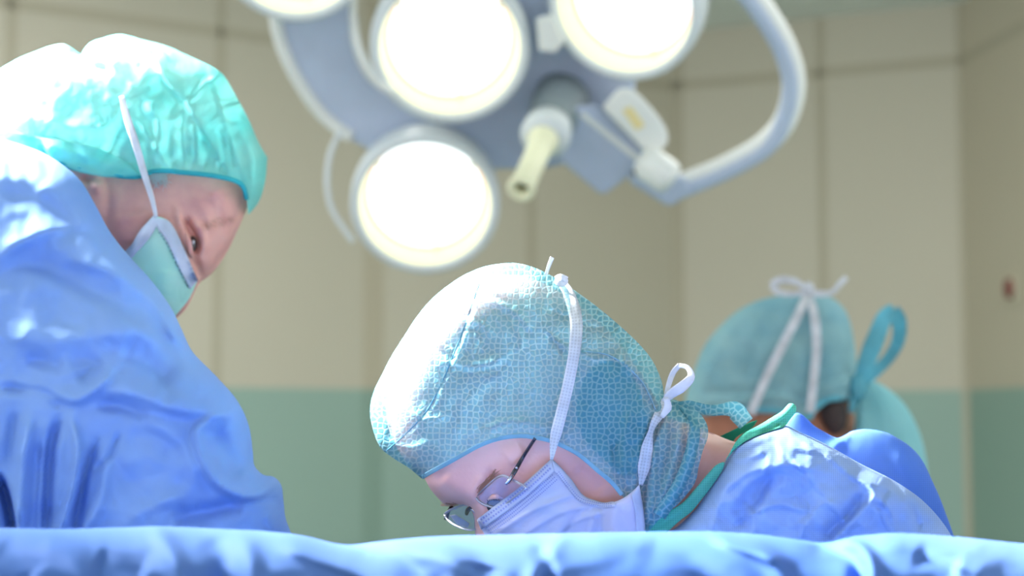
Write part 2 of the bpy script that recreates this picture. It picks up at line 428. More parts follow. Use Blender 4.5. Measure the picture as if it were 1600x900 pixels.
def ribbon(name, path, widths, depth, m, parent, off=0.002, th=0.0008, step=4, curl=0.0, label=None, smooth=0):
    """flat tape along a path; path points may carry their own depth as third value"""
    P = catmull([p[:2] for p in path], step, False); n = len(P)
    tw = np.interp(np.linspace(0, 1, n), np.linspace(0, 1, len(widths)), widths)
    own = len(path[0]) > 2
    if own: zz = np.interp(np.linspace(0, 1, n), np.linspace(0, 1, len(path)), [p[2] for p in path])
    tg = np.gradient(P, axis=0); tg /= np.linalg.norm(tg, axis=1)[:, None] + 1e-9; nr = np.stack([-tg[:, 1], tg[:, 0]], 1)
    K = 5; G = np.zeros((n, K, 3))
    for k in range(K):
        s = k / (K - 1) - 0.5; q = P + nr * (tw * s)[:, None]
        z = zz.copy() if own else np.array([depth(x, y) for x, y in P]) * 0.5 + 0.5 * np.array([depth(x, y) for x, y in q])
        if smooth:
            ker = np.ones(smooth) / smooth; zp = np.pad(z, smooth // 2, mode='edge'); z = np.convolve(zp, ker, 'valid')[:n]
        G[:, k, :2] = q; G[:, k, 2] = z - off + curl * (2 * s) ** 2
    V = []; U = []
    for lay in (0, 1):
        for i in range(n):
            for k in range(K):
                x, y, z = G[i, k]; V.append(W(x, y, z + lay * th)); U.append((i * step * z / F, (k / (K - 1) - .5) * tw[i] * z / F))
    Fc = []; N = n * K
    for i in range(n - 1):
        for k in range(K - 1):
            a = i * K + k; Fc.append([a, a + 1, a + K + 1, a + K]); Fc.append([a + N, a + K + N, a + K + 1 + N, a + 1 + N])
        for k in (0, K - 1):
            a = i * K + k; Fc.append([a, a + K, a + K + N, a + N])
    for i in (0, n - 1):
        for k in range(K - 1):
            a = i * K + k; Fc.append([a, a + 1, a + 1 + N, a + N])
    return mk(name, V, Fc, m, parent, uv=U, label=label)

def tube(name, pts, r, m, parent, seg=10, caps=True, label=None, sub=0, flat=1.0):
    """round bar along world points; r may be a list"""
    P = [Vector(p) for p in pts]
    if sub:
        Q = []
        for i in range(len(P) - 1):
            p0 = P[max(i - 1, 0)]; p1 = P[i]; p2 = P[i + 1]; p3 = P[min(i + 2, len(P) - 1)]
            for j in range(sub):
                t = j / sub; Q.append(0.5 * ((2 * p1) + (p2 - p0) * t + (2 * p0 - 5 * p1 + 4 * p2 - p3) * t * t + (3 * p1 - p0 - 3 * p2 + p3) * t ** 3))
        Q.append(P[-1]); 
        if isinstance(r, (list, tuple)): r = list(np.interp(np.linspace(0, 1, len(Q)), np.linspace(0, 1, len(r)), r))
        P = Q
    if not isinstance(r, (list, tuple)): r = [r] * len(P)
    V = []; Fc = []; up = Vector((0.1, 0.2, 1)); prev = None
    for i, p in enumerate(P):
        t = (P[min(i + 1, len(P) - 1)] - P[max(i - 1, 0)]).normalized()
        a = (t.cross(up) if prev is None else prev - t * prev.dot(t)).normalized(); prev = a; b = t.cross(a)
        for k in range(seg):
            an = 2 * math.pi * k / seg; V.append(tuple(p + (a * math.cos(an) + b * math.sin(an) * flat) * r[i]))
    for i in range(len(P) - 1):
        for k in range(seg):
            a, b = i * seg + k, i * seg + (k + 1) % seg; Fc.append([a, b, b + seg, a + seg])
    if caps: Fc.append(list(range(seg))[::-1]); Fc.append([(len(P) - 1) * seg + k for k in range(seg)])
    return mk(name, V, Fc, m, parent, label=label, uv=[(v[0], v[2]) for v in V])

def frame(n):
    n = Vector(n).normalized(); a = n.cross(Vector((0, 0, 1))).normalized(); return a, n.cross(a), n

def lathe(name, c, n, prof, m, parent, seg=48, label=None):
    a, b, n = frame(n); c = Vector(c); V = []; Fc = []; rows = []
    for r, z in prof:
        if r < 1e-6: rows.append([len(V)]); V.append(tuple(c + n * z))
        else:
            rows.append(list(range(len(V), len(V) + seg)))
            for k in range(seg):
                t = 2 * math.pi * k / seg; V.append(tuple(c + n * z + (a * math.cos(t) + b * math.sin(t)) * r))
    for A, B in zip(rows, rows[1:]):
        for k in range(seg):
            k2 = (k + 1) % seg
            if len(A) == 1 and len(B) == 1: continue
            if len(A) == 1: Fc.append([A[0], B[k], B[k2]])
            elif len(B) == 1: Fc.append([A[k], A[k2], B[0]])
            else: Fc.append([A[k], A[k2], B[k2], B[k]])
    return mk(name, V, Fc, m, parent, label=label)

def extr(name, outline, depth, th, m, parent, step=8, label=None, bev=0.004):
    """slab: drawn outline, front face at depth(x, y), th metres thick"""
    L = catmull(outline, step, True); n = len(L)
    V = [W(x, y, depth(x, y)) for x, y in L] + [W(x, y, depth(x, y) + th) for x, y in L]
    Fc = [list(range(n)), list(range(n, 2 * n))[::-1]] + [[i, (i + 1) % n, (i + 1) % n + n, i + n] for i in range(n)]
    o = mk(name, V, Fc, m, parent, smooth=False, label=label); bevel(o, bev, 3, 40)
    return o

def ball(name, c, r, m, parent, sc=(1, 1, 1), label=None, seg=16):
    b = bmesh.new(); bmesh.ops.create_uvsphere(b, u_segments=seg, v_segments=seg // 2, radius=r)
    V = [(c[0] + v.co.x * sc[0], c[1] + v.co.y * sc[1], c[2] + v.co.z * sc[2]) for v in b.verts]; Fc = [[v.index for v in f.verts] for f in b.faces]; b.free()
    return mk(name, V, Fc, m, parent, label=label)

# ------------------------------------------------------------------ room
def plan(px, H):
    Y = F * 1.244 / H; return ((px - 800) / F * Y, Y)
SEAMZ = EYE + 1.244; CEIL = EYE + 1.445
A0 = plan(-1300, 840); A1 = plan(566, 586); B0 = plan(600, 580); B1 = plan(1052, 530); C1 = plan(1512, 572); D1 = plan(2300, 1010)
def vwall(name, p, q, m):
    d = Vector((q[0] - p[0], q[1] - p[1], 0)).normalized(); nn = Vector((-d.y, d.x, 0)) * 0.12
    V = []
    for z in (0, CEIL):
        for pt in (p, q): V.append((pt[0], pt[1], z))
        for pt in (q, p): V.append((pt[0] + nn.x, pt[1] + nn.y, z))
    o = mk(name, V, [[0, 1, 2, 3], [7, 6, 5, 4], [0, 4, 5, 1], [1, 5, 6, 2], [2, 6, 7, 3], [3, 7, 4, 0]], m, smooth=False, kind='structure')
vwall('wall_left', A0, A1, 'wall'); vwall('wall_corner', A1, B0, 'wall_dim'); vwall('wall_back', B0, B1, 'wall')
vwall('wall_rear', B1, C1, 'wall'); vwall('wall_right', C1, D1, 'wall_dim')
tn = [0]
def strip(p, q, z0, z1, wd):
    """joint between wall panels, standing 1.5 mm proud of the wall"""
    tn[0] += 1
    d = Vector((q[0] - p[0], q[1] - p[1], 0)); L = d.length; d.normalize(); nn = Vector((d.y, -d.x, 0)) * 0.0025
    V = [(p[0] + nn.x * s, p[1] + nn.y * s, z) for z in (z0, z1) for s in (0, 1)] + [(q[0] + nn.x * s, q[1] + nn.y * s, z) for z in (z0, z1) for s in (0, 1)]
    mk('trim_%d' % tn[0], V, [[0, 1, 3, 2], [4, 6, 7, 5], [0, 4, 5, 1], [2, 3, 7, 6], [1, 5, 7, 3], [0, 2, 6, 4]], 'seamline', smooth=False, kind='structure')
def lerp2(p, q, px):
    # point of wall p-q seen at column px
    k = (px - 800) / F; dx, dy = q[0] - p[0], q[1] - p[1]; t = (k * p[1] - p[0]) / (dx - k * dy); return (p[0] + t * dx, p[1] + t * dy)
for (p, q) in ((A0, A1), (B0, B1), (B1, C1), (C1, D1)): strip(p, q, SEAMZ - 0.016, SEAMZ + 0.016, 0)
def vseam(p, q, px, wd=0.03, z0=0):
    c = lerp2(p, q, px); d = Vector((q[0] - p[0], q[1] - p[1], 0)).normalized() * wd / 2
    strip((c[0] - d.x, c[1] - d.y), (c[0] + d.x, c[1] + d.y), z0, CEIL, wd)
vseam(A0, A1, 6); vseam(A0, A1, 338); vseam(B0, B1, 830); vseam(B1, C1, 1060, 0.05); vseam(B1, C1, 1288); vseam(B1, C1, 1510, 0.03)
X0, X1 = -3.4, 3.4
def slab(name, z0, z1, m):
    V = [(x, y, z) for z in (z0, z1) for x, y in ((X0, -3), (X1, -3), (X1, 7), (X0, 7))]
    mk(name, V, [[0, 1, 2, 3], [7, 6, 5, 4], [0, 4, 5, 1], [1, 5, 6, 2], [2, 6, 7, 3], [3, 7, 4, 0]], m, smooth=False, kind='structure')
slab('floor', -0.1, 0, 'floor'); slab('ceiling', CEIL, CEIL + 0.1, 'ceiling')

# red indicator on the right wall
c = lerp2(C1, D1, 1587); z = EYE + (HOR - 451) / F * c[1]
dd = Vector((D1[0] - C1[0], D1[1] - C1[1], 0)).normalized(); nn = Vector((dd.y, -dd.x, 0))
sg = thing('wall_indicator', 'small dark red indicator on the beige wall at far right', 'indicator', (c[0] + nn.x * .003, c[1] + nn.y * .003, z))
lathe('backplate', Vector((c[0], c[1], z)) , nn, [(0, 0), (0.03, 0), (0.03, 0.006), (0.026, 0.01), (0, 0.01)], 'cream', sg, 24)
o = lathe('button', Vector((c[0], c[1], z)) + nn * 0.01, nn, [(0.019, 0), (0.019, 0.01), (0.015, 0.018), (0, 0.021)], 'red', sg, 24)
for o_ in sg.children: o_.scale = (1, 1, 1.7)

# ------------------------------------------------------------------ surgical light over the table
TI = math.radians(27)
def lamp_d(x, y, base=2.78): return base - math.tan(TI) * (190 - y) / F * 2.7
def cv(x, y, z):               # camera frame direction to world (right, up, towards camera)
    return Vector((x, -z * math.cos(PITCH) - y * math.sin(PITCH), -z * math.sin(PITCH) + y * math.cos(PITCH)))
lamp = thing('surgical_light', 'large white surgical light head with round lit pods above the surgeons', 'surgical light', W(760, 150, 2.75))
body = extr('housing', [(428, -170, 1), (424, -20), (434, 60), (462, 125), (502, 182), (548, 218), (610, 246), (700, 262), (786, 264), (880, 256), (930, 220), (985, 165), (1000, 60), (1060, -60), (1040, -170, 1),
     (820, -170, 1), (800, -60), (770, 60), (700, 150), (630, 158), (580, 126), (557, 78), (551, 20), (553, -170, 1)], lambda x, y: lamp_d(x, y, 2.80), 0.05, 'lamp_blue', lamp, 10, bev=0.012)
tube('edge_trim', [W(x, y, lamp_d(x, y, 2.80)) for x, y in ((426, -60), (427, -10), (437, 60), (464, 122), (503, 178), (548, 214))], 0.011, 'lamp_white', lamp, 10, sub=8)
tube('edge_trim', [W(x, y, lamp_d(x, y, 2.80)) for x, y in ((553, -60), (551, 20), (557, 76), (580, 122), (625, 152))], 0.006, 'lamp_white', lamp, 8, sub=8)
# suspension arm up to the ceiling
tube('suspension_arm', [W(760, -160, 2.72), W(760, -260, 2.74), W(762, -420, 2.9), W(762, -560, 3.1)], 0.035, 'lamp_white', lamp, 16, sub=6)
q = Vector(W(762, -560, 3.1))
tube('ceiling_tube', [q, (q.x, q.y, CEIL)], 0.04, 'lamp_white', lamp, 20)
lathe('ceiling_rose', (q.x, q.y, CEIL), (0, 0, -1), [(0, 0), (0.14, 0), (0.13, 0.04), (0.05, 0.07), (0, 0.07)], 'lamp_white', lamp, 32)

def pod(cx, cy, rpx, tx, ty, dz=2.70, light=6):
    c = Vector(W(cx, cy, lamp_d(cx, cy, dz))); d = lamp_d(cx, cy, dz); R = rpx / F * d
    n = cv(math.sin(tx), -math.sin(ty), math.cos(ty) * math.cos(tx)).normalized(); k = R / 0.122
    P = lambda L: [(r * k, z * k) for r, z in L]
    o = lathe('lamp_pod', c, n, P([(0, -.12), (.05, -.116), (.09, -.102), (.112, -.08), (.120, -.058), (.1225, -.03), (.122, 0), (.119, .005), (.112, .006), (.108, .002), (.106, -.006)]), 'lamp_rim', lamp, 64)
    lathe('reflector', c, n, P([(.1065, -.004), (.102, -.02), (.101, -.036), (.0975, -.048)]), 'reflector', o, 64)
    lathe('gasket', c, n, P([(.0985, -.045), (.0965, -.047), (.094, -.048)]), 'gasket', o, 64)
    lathe('lamp_glass', c, n, P([(.0955, -.049), (.07, -.045), (.04, -.042), (0, -.041)]), 'glow', o, 64, label='glowing white glass disc')
    lathe('bolt', c + frame(n)[1] * 0.0, n, [(0, 0), (0.0001, 0)], 'dark', o, 3) if False else None
    for a in (100, 215, 325):
        aa, bb, _ = frame(n); q = c + n * (-.045 * k) + (aa * math.cos(math.radians(a)) + bb * math.sin(math.radians(a))) * 0.094 * k
        ball('clip', q, 0.005, 'lamp_rim', o, seg=8)
    return o
pod(460, -82, 122, 0.05, 0.50); pod(703, 76, 125, 0.04, 0.48); pod(974, 10, 124, -0.36, 0.50); pod(664, 321, 117, 0.02, 0.44)

# hub, light handle
hb = W(872, 168, lamp_d(872, 168, 2.76)); hn = cv(-0.28, -0.62, 0.75)
lathe('hub', hb, hn, [(0, -.03), (.046, -.03), (.044, .0), (.04, .03), (.034, .055), (.032, .07), (0, .07)], 'lamp_hub_shaded', lamp, 40)
h0 = Vector(W(852, 212, 2.66)); h1 = Vector(W(814, 296, 2.54)); hd = (h1 - h0).normalized()
lathe('handle_collar', h0, hd, [(0, -.03), (.036, -.028), (.039, -.01), (.039, .004), (.031, .010), (.026, .012), (0, .012)], 'lamp_rim', lamp, 40)
hl = (h1 - h0).length
hnd = lathe('light_handle', h0, hd, [(.024, .008), (.025, .016), (.020, .024), (.0185, hl * .5), (.0185, hl - .012), (.0215, hl - .006), (.0215, hl), (.0185, hl + .003), (.011, hl + .002), (.011, hl - .02)], 'handle', lamp, 32)
lathe('bore', h0, hd, [(0, hl - .019), (.0112, hl - .019)], 'dark', hnd, 24)
# arm block, joint, white module, bars
dk = lambda x, y: lamp_d(x, y, 2.72)
blk = extr('arm_block', [(884, 168, 1), (930, 162, 1), (1012, 240, 1), (1020, 252, 1), (1000, 262, 1), (944, 304, 1), (934, 300, 1), (872, 248, 1)], dk, 0.06, 'lamp_blue', lamp, 30, bev=0.006)
extr('groove_strip', [(904, 180, 1), (912, 175, 1), (1004, 248, 1), (998, 255, 1)], lambda x, y: dk(x, y) - 0.005, 0.006, 'lamp_white', blk, 30, bev=0.002)
mod = extr('control_module', [(940, 168, 1), (970, 137), (985, 138), (1040, 200), (1043, 222), (1030, 236), (1010, 240, 1)], lambda x, y: dk(x, y) - 0.03, 0.07, 'lamp_white', lamp, 12, bev=0.006)
extr('label_plate', [(972, 172, 1), (986, 166, 1), (1008, 196, 1), (994, 204, 1)], lambda x, y: dk(x, y) - 0.0315, 0.003, 'yellow', mod, 30, bev=0.001)
j = Vector(W(1028, 266, 2.71)); jd = cv(0.75, -0.55, 0.2)
lathe('joint_knob', j, jd, [(0, -.035), (.02, -.033), (.028, -.02), (.028, .018), (.024, .027), (0, .03)], 'lamp_white', lamp, 32)
extr('joint_block', [(985, 262, 1), (1010, 248, 1), (1078, 282, 1), (1078, 302, 1), (1047, 323, 1), (1040, 320, 1), (982, 284, 1)], lambda x, y: dk(x, y) + .0, 0.05, 'lamp_blue', lamp, 30, bev=0.008)
ball('screw', W(993, 269, dk(993, 269) - 0.001), 0.006, 'dark', lamp, seg=10)
rail = [(1040, 300), (1080, 284), (1140, 258), (1195, 225), (1228, 185), (1240, 130), (1228, 78), (1200, 28), (1165, -20), (1120, -70), (1050, -130)]
RP = [Vector(W(x, y, lamp_d(x, y, 2.76))) for x, y in rail]
tube('handle_rail', RP, 0.019, 'lamp_white', lamp, 20, sub=8)
nn_ = cv(-0.5, -0.2, 0.8) * 0.009
tube('rail_strip', [p + cv(-0.006 if i > 3 else 0.001, -0.007, 0.0) + cv(0, 0, 1) * 0.008 for i, p in enumerate(RP)], 0.0135, 'lamp_blue', lamp, 16, sub=8)
tube('cable', [W(x, y, 2.78) for x, y in ((532, 205), (516, 240), (511, 285), (520, 330), (552, 378))], 0.0045, 'lamp_rim', lamp, 8, sub=8)
tube('cable', [W(x, y, 2.66) for x, y in ((552, 20), (562, 75), (585, 118), (615, 145))], 0.005, 'lamp_white', lamp, 8, sub=8)
extr('sensor_box', [(838, 28, 1), (862, 22, 1), (882, 66, 1), (868, 82, 1), (842, 80, 1)], lambda x, y: dk(x, y) - 0.03, 0.05, 'lamp_white', lamp, 20, bev=0.004)

# second light head of the pair, high on the left over the shoulders, out of the frame
L2 = Vector((-1.02, 1.60, 2.12)); T2 = Vector((-0.10, 1.34, 1.40)); n2 = (T2 - L2).normalized()
lamp2 = thing('surgical_light', 'second white surgical light head hung high over the left surgeon', 'surgical light', tuple(L2))
o2 = lathe('lamp_pod', L2, n2, [(0, -.14), (.1, -.13), (.2, -.09), (.25, -.03), (.255, 0), (.24, .006), (.235, -.01)], 'lamp_rim', lamp2, 64)
lathe('lamp_glass', L2, n2, [(.235, -.01), (.1, -.006), (0, -.004)], 'glow', o2, 64)
tube('suspension_arm', [L2 - n2 * .12, L2 + Vector((-.25, 0, .3)), (L2.x - .3, L2.y, CEIL)], 0.03, 'lamp_white', lamp2, 16, sub=6)
KEY = area('key_pod_light', tuple(L2 + n2 * 0.02), tuple(T2), (0.5, 0.5), 22, (1, 1, 0.99), 34, True)

# ------------------------------------------------------------------ draped table in the foreground
rx = [-400, -100, 0, 100, 250, 400, 450, 480, 520, 545, 600, 680, 800, 900, 1000, 1100, 1180, 1240, 1290, 1330, 1400, 1500, 1600, 1750, 2000]
ry = [835, 828, 825, 827, 822, 829, 833, 838, 849, 853, 845, 838, 835, 833, 831, 830, 834, 842, 850, 838, 832, 839, 850, 846, 850]
dstrokes = [([(60, 845), (110, 870), (140, 930)], 22, 8), ([(235, 815), (262, 850), (290, 930)], 16, 12), ([(330, 835), (350, 880), (360, 940)], 24, -12), ([(385, 835), (395, 900), (400, 960)], 16, 9),
    ([(430, 838), (470, 860), (560, 895), (640, 930)], 13, 14, 26), ([(545, 858), (620, 876), (700, 930)], 22, -12), ([(590, 850), (690, 862), (780, 930)], 18, 9), ([(750, 880), (740, 930)], 26, -12),
    ([(840, 850), (850, 870), (856, 930)], 14, -11), ([(895, 828), (860, 860), (820, 930)], 14, 8), ([(1000, 850), (1080, 880), (1120, 940)], 26, -10), ([(1110, 836), (1190, 860), (1240, 930)], 14, 10),
    ([(1100, 826), (1140, 850), (1230, 880)], 9, 7), ([(1262, 850), (1300, 862), (1335, 880), (1350, 940)], 12, -16), ([(1310, 838), (1345, 855), (1362, 880), (1368, 930)], 9, 14), ([(1350, 838), (1450, 860), (1560, 905)], 14, 9, 26), ([(1430, 862), (1500, 890)], 22, -8),
    ([(1500, 842), (1600, 868), (1700, 900)], 18, 8), ([(150, 870), (230, 900)], 24, -9), ([(0, 850), (60, 900)], 24, -8)]
xs = np.arange(-400, 2001, 5.0); R = np.interp(xs, rx, ry); ker = np.hanning(15); ker /= ker.sum(); R = np.convolve(np.pad(R, 7, mode='edge'), ker, 'valid')
rows = []
vs = [(-1, 300, 1.09), (-1, 60, 1.08), (-1, 24, 1.06), (-1, 8, 1.04), (-1, 2, 1.015)]
G2 = []; Z2 = []
for _, dy, d in vs: G2.append(np.stack([xs, R + dy], 1)); Z2.append(np.full(len(xs), d))
for k, v in enumerate(np.concatenate([np.linspace(0, 1, 26), [1.6, 3, 6, 12, 25, 30]])):
    y = R + v * 85; d = 1.0 - 0.10 * np.sqrt(np.clip(v, 0, 1) * (2 - np.clip(v, 0, 1))) if v <= 1 else 0.90
    if v == 30: y = np.full(len(xs), 660 + (1.335 / 0.86) * F * 0.985)
    G2.append(np.stack([xs, np.where(y > 4700, 4700, y)], 1)); Z2.append(np.full(len(xs), d))
G2 = np.array(G2); Z2 = np.array(Z2); sh = G2.shape
fl = G2.reshape(-1, 2); df = strokes_field(fl, dstrokes)
nf = np.array([noise.fractal(Vector((x * .006, min(y, 1100) * .012, 3)), 1, 2, 3) for x, y in fl]) * 0.006
zz = Z2.ravel() - df * 1.1 - nf
zz = np.maximum(zz, 0.78)
V = [W(x, y - dfi * 500 * (1 if y < 920 else 0), z) for (x, y), z, dfi in zip(fl, zz, np.zeros(len(df)))]
V = np.array(V); V[:, 2] = np.maximum(V[:, 2], 0.004)
nr_, nc_ = sh[0], sh[1]
Fc = [[i * nc_ + k, i * nc_ + k + 1, (i + 1) * nc_ + k + 1, (i + 1) * nc_ + k] for i in range(nr_ - 1) for k in range(nc_ - 1)]
dr = mk('surgical_drape', V, Fc, 'drape', uv=fl * 1.0 / F)
dr['label'] = 'blue surgical drape with soft folds along the bottom of the picture'; dr['category'] = 'drape'
sm = dr.modifiers.new('thickness', 'SOLIDIFY'); sm.thickness = 0.0015; sm.offset = -1

rnd = random.Random(4)
# ------------------------------------------------------------------ left surgeon
PL = thing('person', 'surgeon at left in blue gown, turquoise cap and mint mask, head bowed', 'person', (W(150, 650, 1.5)[0], 1.48, 0))
ZL = 1.52
old_face = [  # brow, sockets, cheek, ear
    ([(335, 290), (352, 320), (358, 350)], 18, 6), ([(300, 300), (320, 330), (335, 360)], 9, 2.5), ([(318, 345), (326, 372), (322, 395)], 8, 2.5),
    ([(290, 340), (299, 360), (308, 382), (304, 400)], 6, -13, 4.5), ([(276, 330), (282, 352), (290, 380), (296, 402)], 6, 3.5), ([(262, 320), (275, 345), (286, 375)], 2, -1.3), ([(270, 352), (284, 360)], 1.6, -1.2), ([(264, 340), (280, 346)], 1.6, -1.2), ([(272, 366), (286, 370)], 1.5, -1.0),
    ([(300, 345), (314, 358), (318, 382), (311, 396)], 3.5, 4.5), ([(312, 338), (324, 354), (328, 376)], 2.6, -2.4), ([(338, 300), (346, 330), (346, 362)], 3, -1.6), ([(298, 312), (318, 318), (336, 322)], 2.2, -1.2), ([(305, 300), (330, 306), (350, 316)], 2, -1.0),
    ([(301, 402), (309, 418), (314, 434)], 5.5, -10), ([(325, 400), (330, 420)], 9, 3),
    ([(240, 370), (262, 400)], 26, 3), ([(205, 330), (215, 380)], 30, 3),
    ([(116, 258), (132, 264), (152, 270)], 6, 7), ([(150, 284), (153, 298)], 7.5, 7), ([(128, 276), (140, 284)], 5, -5), ([(165, 275), (170, 310), (168, 340)], 7, -3),
    ([(160, 330), (175, 380), (200, 400)], 14, -3)]
BL = Blob([(393, 292), (388, 318), (379, 342), (370, 362), (358, 388), (342, 414), (326, 432), (314, 440), (306, 452), (298, 470), (288, 486), (270, 500), (240, 506), (205, 500), (176, 520), (160, 600), (200, 700), (300, 760), (330, 900),
    (300, 1200), (280, 2000), (280, 3080), (330, 3110), (330, 3130), (-180, 3130), (-180, 1200), (-180, 700), (-150, 500), (-90, 380), (-30, 290), (-8, 220), (0, 150), (40, 108), (110, 88), (190, 84), (265, 98), (330, 140), (372, 200), (392, 250)],
    ZL, 0.082, h=5, sat=9, strokes=old_face)
cap_out = [(-60, 250), (-48, 180), (-20, 125), (10, 102), (52, 82), (98, 69), (113, 76), (127, 86, 1), (140, 68), (160, 60), (188, 54), (225, 63), (262, 73), (300, 90), (330, 104), (348, 116), (366, 145), (390, 190), (404, 222), (418, 246, 1), (414, 285), (404, 316), (388, 336, 1),
           (376, 372), (340, 420), (280, 500), (180, 540), (60, 520), (-30, 400)]
brim_l = [(388, 336), (385, 310), (380, 292), (366, 282), (330, 274), (290, 270), (262, 267), (238, 268), (221, 275), (200, 276), (170, 272), (150, 266), (128, 264), (112, 262), (90, 254), (50, 262), (-20, 268), (-60, 250)]
cs_l = [([(160, 62), (205, 68), (240, 92), (262, 130), (295, 168), (325, 215), (352, 262), (372, 282)], 3.5, 6, 10), ([(348, 118), (322, 128), (306, 145), (293, 160)], 3, 4, 7), ([(326, 106), (340, 150), (352, 190), (368, 240), (390, 300)], 4, 5, 9),
        ([(365, 180), (385, 210), (396, 245), (398, 290)], 3, 4, 6), ([(355, 185), (366, 180), (380, 190)], 3, 4), ([(285, 178), (284, 220), (290, 262)], 4, -5), ([(240, 120), (262, 148), (284, 172)], 12, -8), ([(225, 150), (250, 200), (240, 250)], 9, 5),
        ([(127, 86), (142, 104), (170, 110)], 7, -12), ([(140, 70), (150, 90), (190, 100)], 7, 5), ([(312, 210), (325, 240), (318, 268)], 8, -5), ([(300, 190), (306, 230), (300, 262)], 5, 4),
        ([(340, 200), (350, 240), (340, 270)], 5, -4), ([(60, 180), (120, 200), (180, 200)], 12, 5), ([(70, 212), (110, 222), (128, 262)], 8, -6), ([(190, 195), (172, 235), (150, 262)], 9, -7), ([(215, 190), (245, 230), (262, 260)], 4, 4),
        ([(262, 262), (300, 266), (340, 270)], 6, 3)]
for k in range(26):
    x = 235 + k * 6.2; cs_l.append(([(x, 268 + max(0, x - 330) * .25), (x - 4 + rnd.uniform(-6, 6), 240), (x - 10, 205)], 2.2, rnd.choice([-1.0, 1.1])))
CL = Blob(cap_out, ZL, 0.105, h=4, sat=3, strokes=cs_l, cut=brim_l, nz=3, nscale=0.03, seed=5)
reg_l = np.concatenate([catmull(cap_out[:23], 4, False), catmull(brim_l, 4, False)])
tuck(BL, CL, reg_l)
body_l = BL.build('body', 'skin_old', PL)
EL = lambda dx, dy, off: W(dx, dy, BL.depth(dx, dy) - off)
# eye, lids, brow hairs, temple curls
ey = ball('eyeball', W(301, 381, BL.depth(301, 381) + 0.001), 0.0075, 'eye', body_l, (0.55, 0.8, 0.9))
ball('eye_glint', W(302, 378, BL.depth(301, 381) - 0.0055), 0.0016, 'glint_white', ey, seg=8)  # highlight on the eye, added as a small pale bead
tube('eyelid', [EL(292, 352, .001), EL(299, 364, .0025), EL(306, 376, .0025), EL(309, 388, .001)], [0.001, 0.0022, 0.0022, 0.001], 'skin_old', body_l, 8, sub=5)
tube('eyelid', [EL(290, 360, .001), EL(294, 376, .003), EL(297, 392, .003), EL(300, 402, .001)], [0.001, 0.0026, 0.0026, 0.001], 'skin_old', body_l, 8, sub=5)
def hairs(name, items, m, parent, r=0.00035, depthf=None, kind='stuff'):
    V = []; Fc = []
    for pts in items:
        P = [Vector(p) for p in pts]
        for i, p in enumerate(P):
            t = (P[min(i + 1, len(P) - 1)] - P[max(i - 1, 0)]).normalized(); a = t.cross(Vector((0, 1, 0.01))).normalized(); b = t.cross(a); rr = r * (1 - 0.7 * i / len(P))
            for k in range(3): an = k * 2.094; V.append(tuple(p + (a * math.cos(an) + b * math.sin(an)) * rr))
        base = len(V) - 3 * len(P)
        for i in range(len(P) - 1):
            for k in range(3):
                a_, b_ = base + i * 3 + k, base + i * 3 + (k + 1) % 3; Fc.append([a_, b_, b_ + 3, a_ + 3])
    return mk(name, V, Fc, m, parent, kind=kind)
it = []
for i in range(120):
    x0 = rnd.uniform(236, 262); y0 = rnd.uniform(262, 276); ln = rnd.uniform(8, 26); cu = rnd.uniform(-0.9, 1.3); a = math.pi / 2 + rnd.uniform(-.6, .5); pts = []
    x, y = x0, y0
    for k in range(8):
        pts.append(EL(x, y, 0.0008 + 0.0012 * math.sin(k * .5))); x += math.cos(a) * ln / 7; y += math.sin(a) * ln / 7; a += cu / 3.2
    it.append(pts)
hairs('temple_hair', it, 'hair_grey', body_l)
it = []
for i in range(60):
    t = rnd.random(); x = 316 + 46 * t + rnd.uniform(-4, 4); y = 342 - 12 * t + rnd.uniform(-6, 6) + 10; a = rnd.uniform(0.2, 1.2)
    it.append([EL(x + math.cos(a) * k * 2, y + math.sin(a) * k * 2, 0.0006 + .0004 * k) for k in range(4)])
hairs('eyebrow', it, 'brow', body_l, r=0.0002)

cap_l = CL.build('surgical_cap', 'cap_plain', PL, keep=lambda c: inside(c, reg_l))
tube('elastic_hem', [W(x, y, CL.depth(x, y) - 0.0005) for x, y in brim_l[1:-2]], 0.0022, 'cap_band', cap_l, 8, sub=4)
# folded ear flap of the cap
sheet('ear_flap', [(0, 205), (60, 214), (110, 222), (160, 234), (200, 256), (222, 274, 1), (170, 277), (120, 268), (95, 258), (60, 246), (0, 240)], CL.depth, 'cap_plain', cap_l, h=5, off=0.003, smooth=3, strokes=[([(60, 225), (120, 240), (190, 262)], 8, 4), ([(66, 225), (72, 245)], 4, -3)])

mo = [(240, 336, 1), (262, 344), (272, 356), (284, 380), (298, 412), (309, 438, 1), (296, 466), (274, 494, 1), (235, 500), (190, 470), (170, 430), (194, 397, 1), (206, 382), (218, 362)]
md = lambda x, y: min(BL.depth(x, y), 1.475)
msk_l = sheet('face_mask', mo, md, 'mask_mint', PL, h=4, off=0.006, smooth=14, bulge=0.012, strokes=[([(262, 420), (255, 460)], 14, 3), ([(225, 360), (205, 400)], 5, 2), ([(250, 350), (275, 400), (295, 450)], 3, 1.0)])
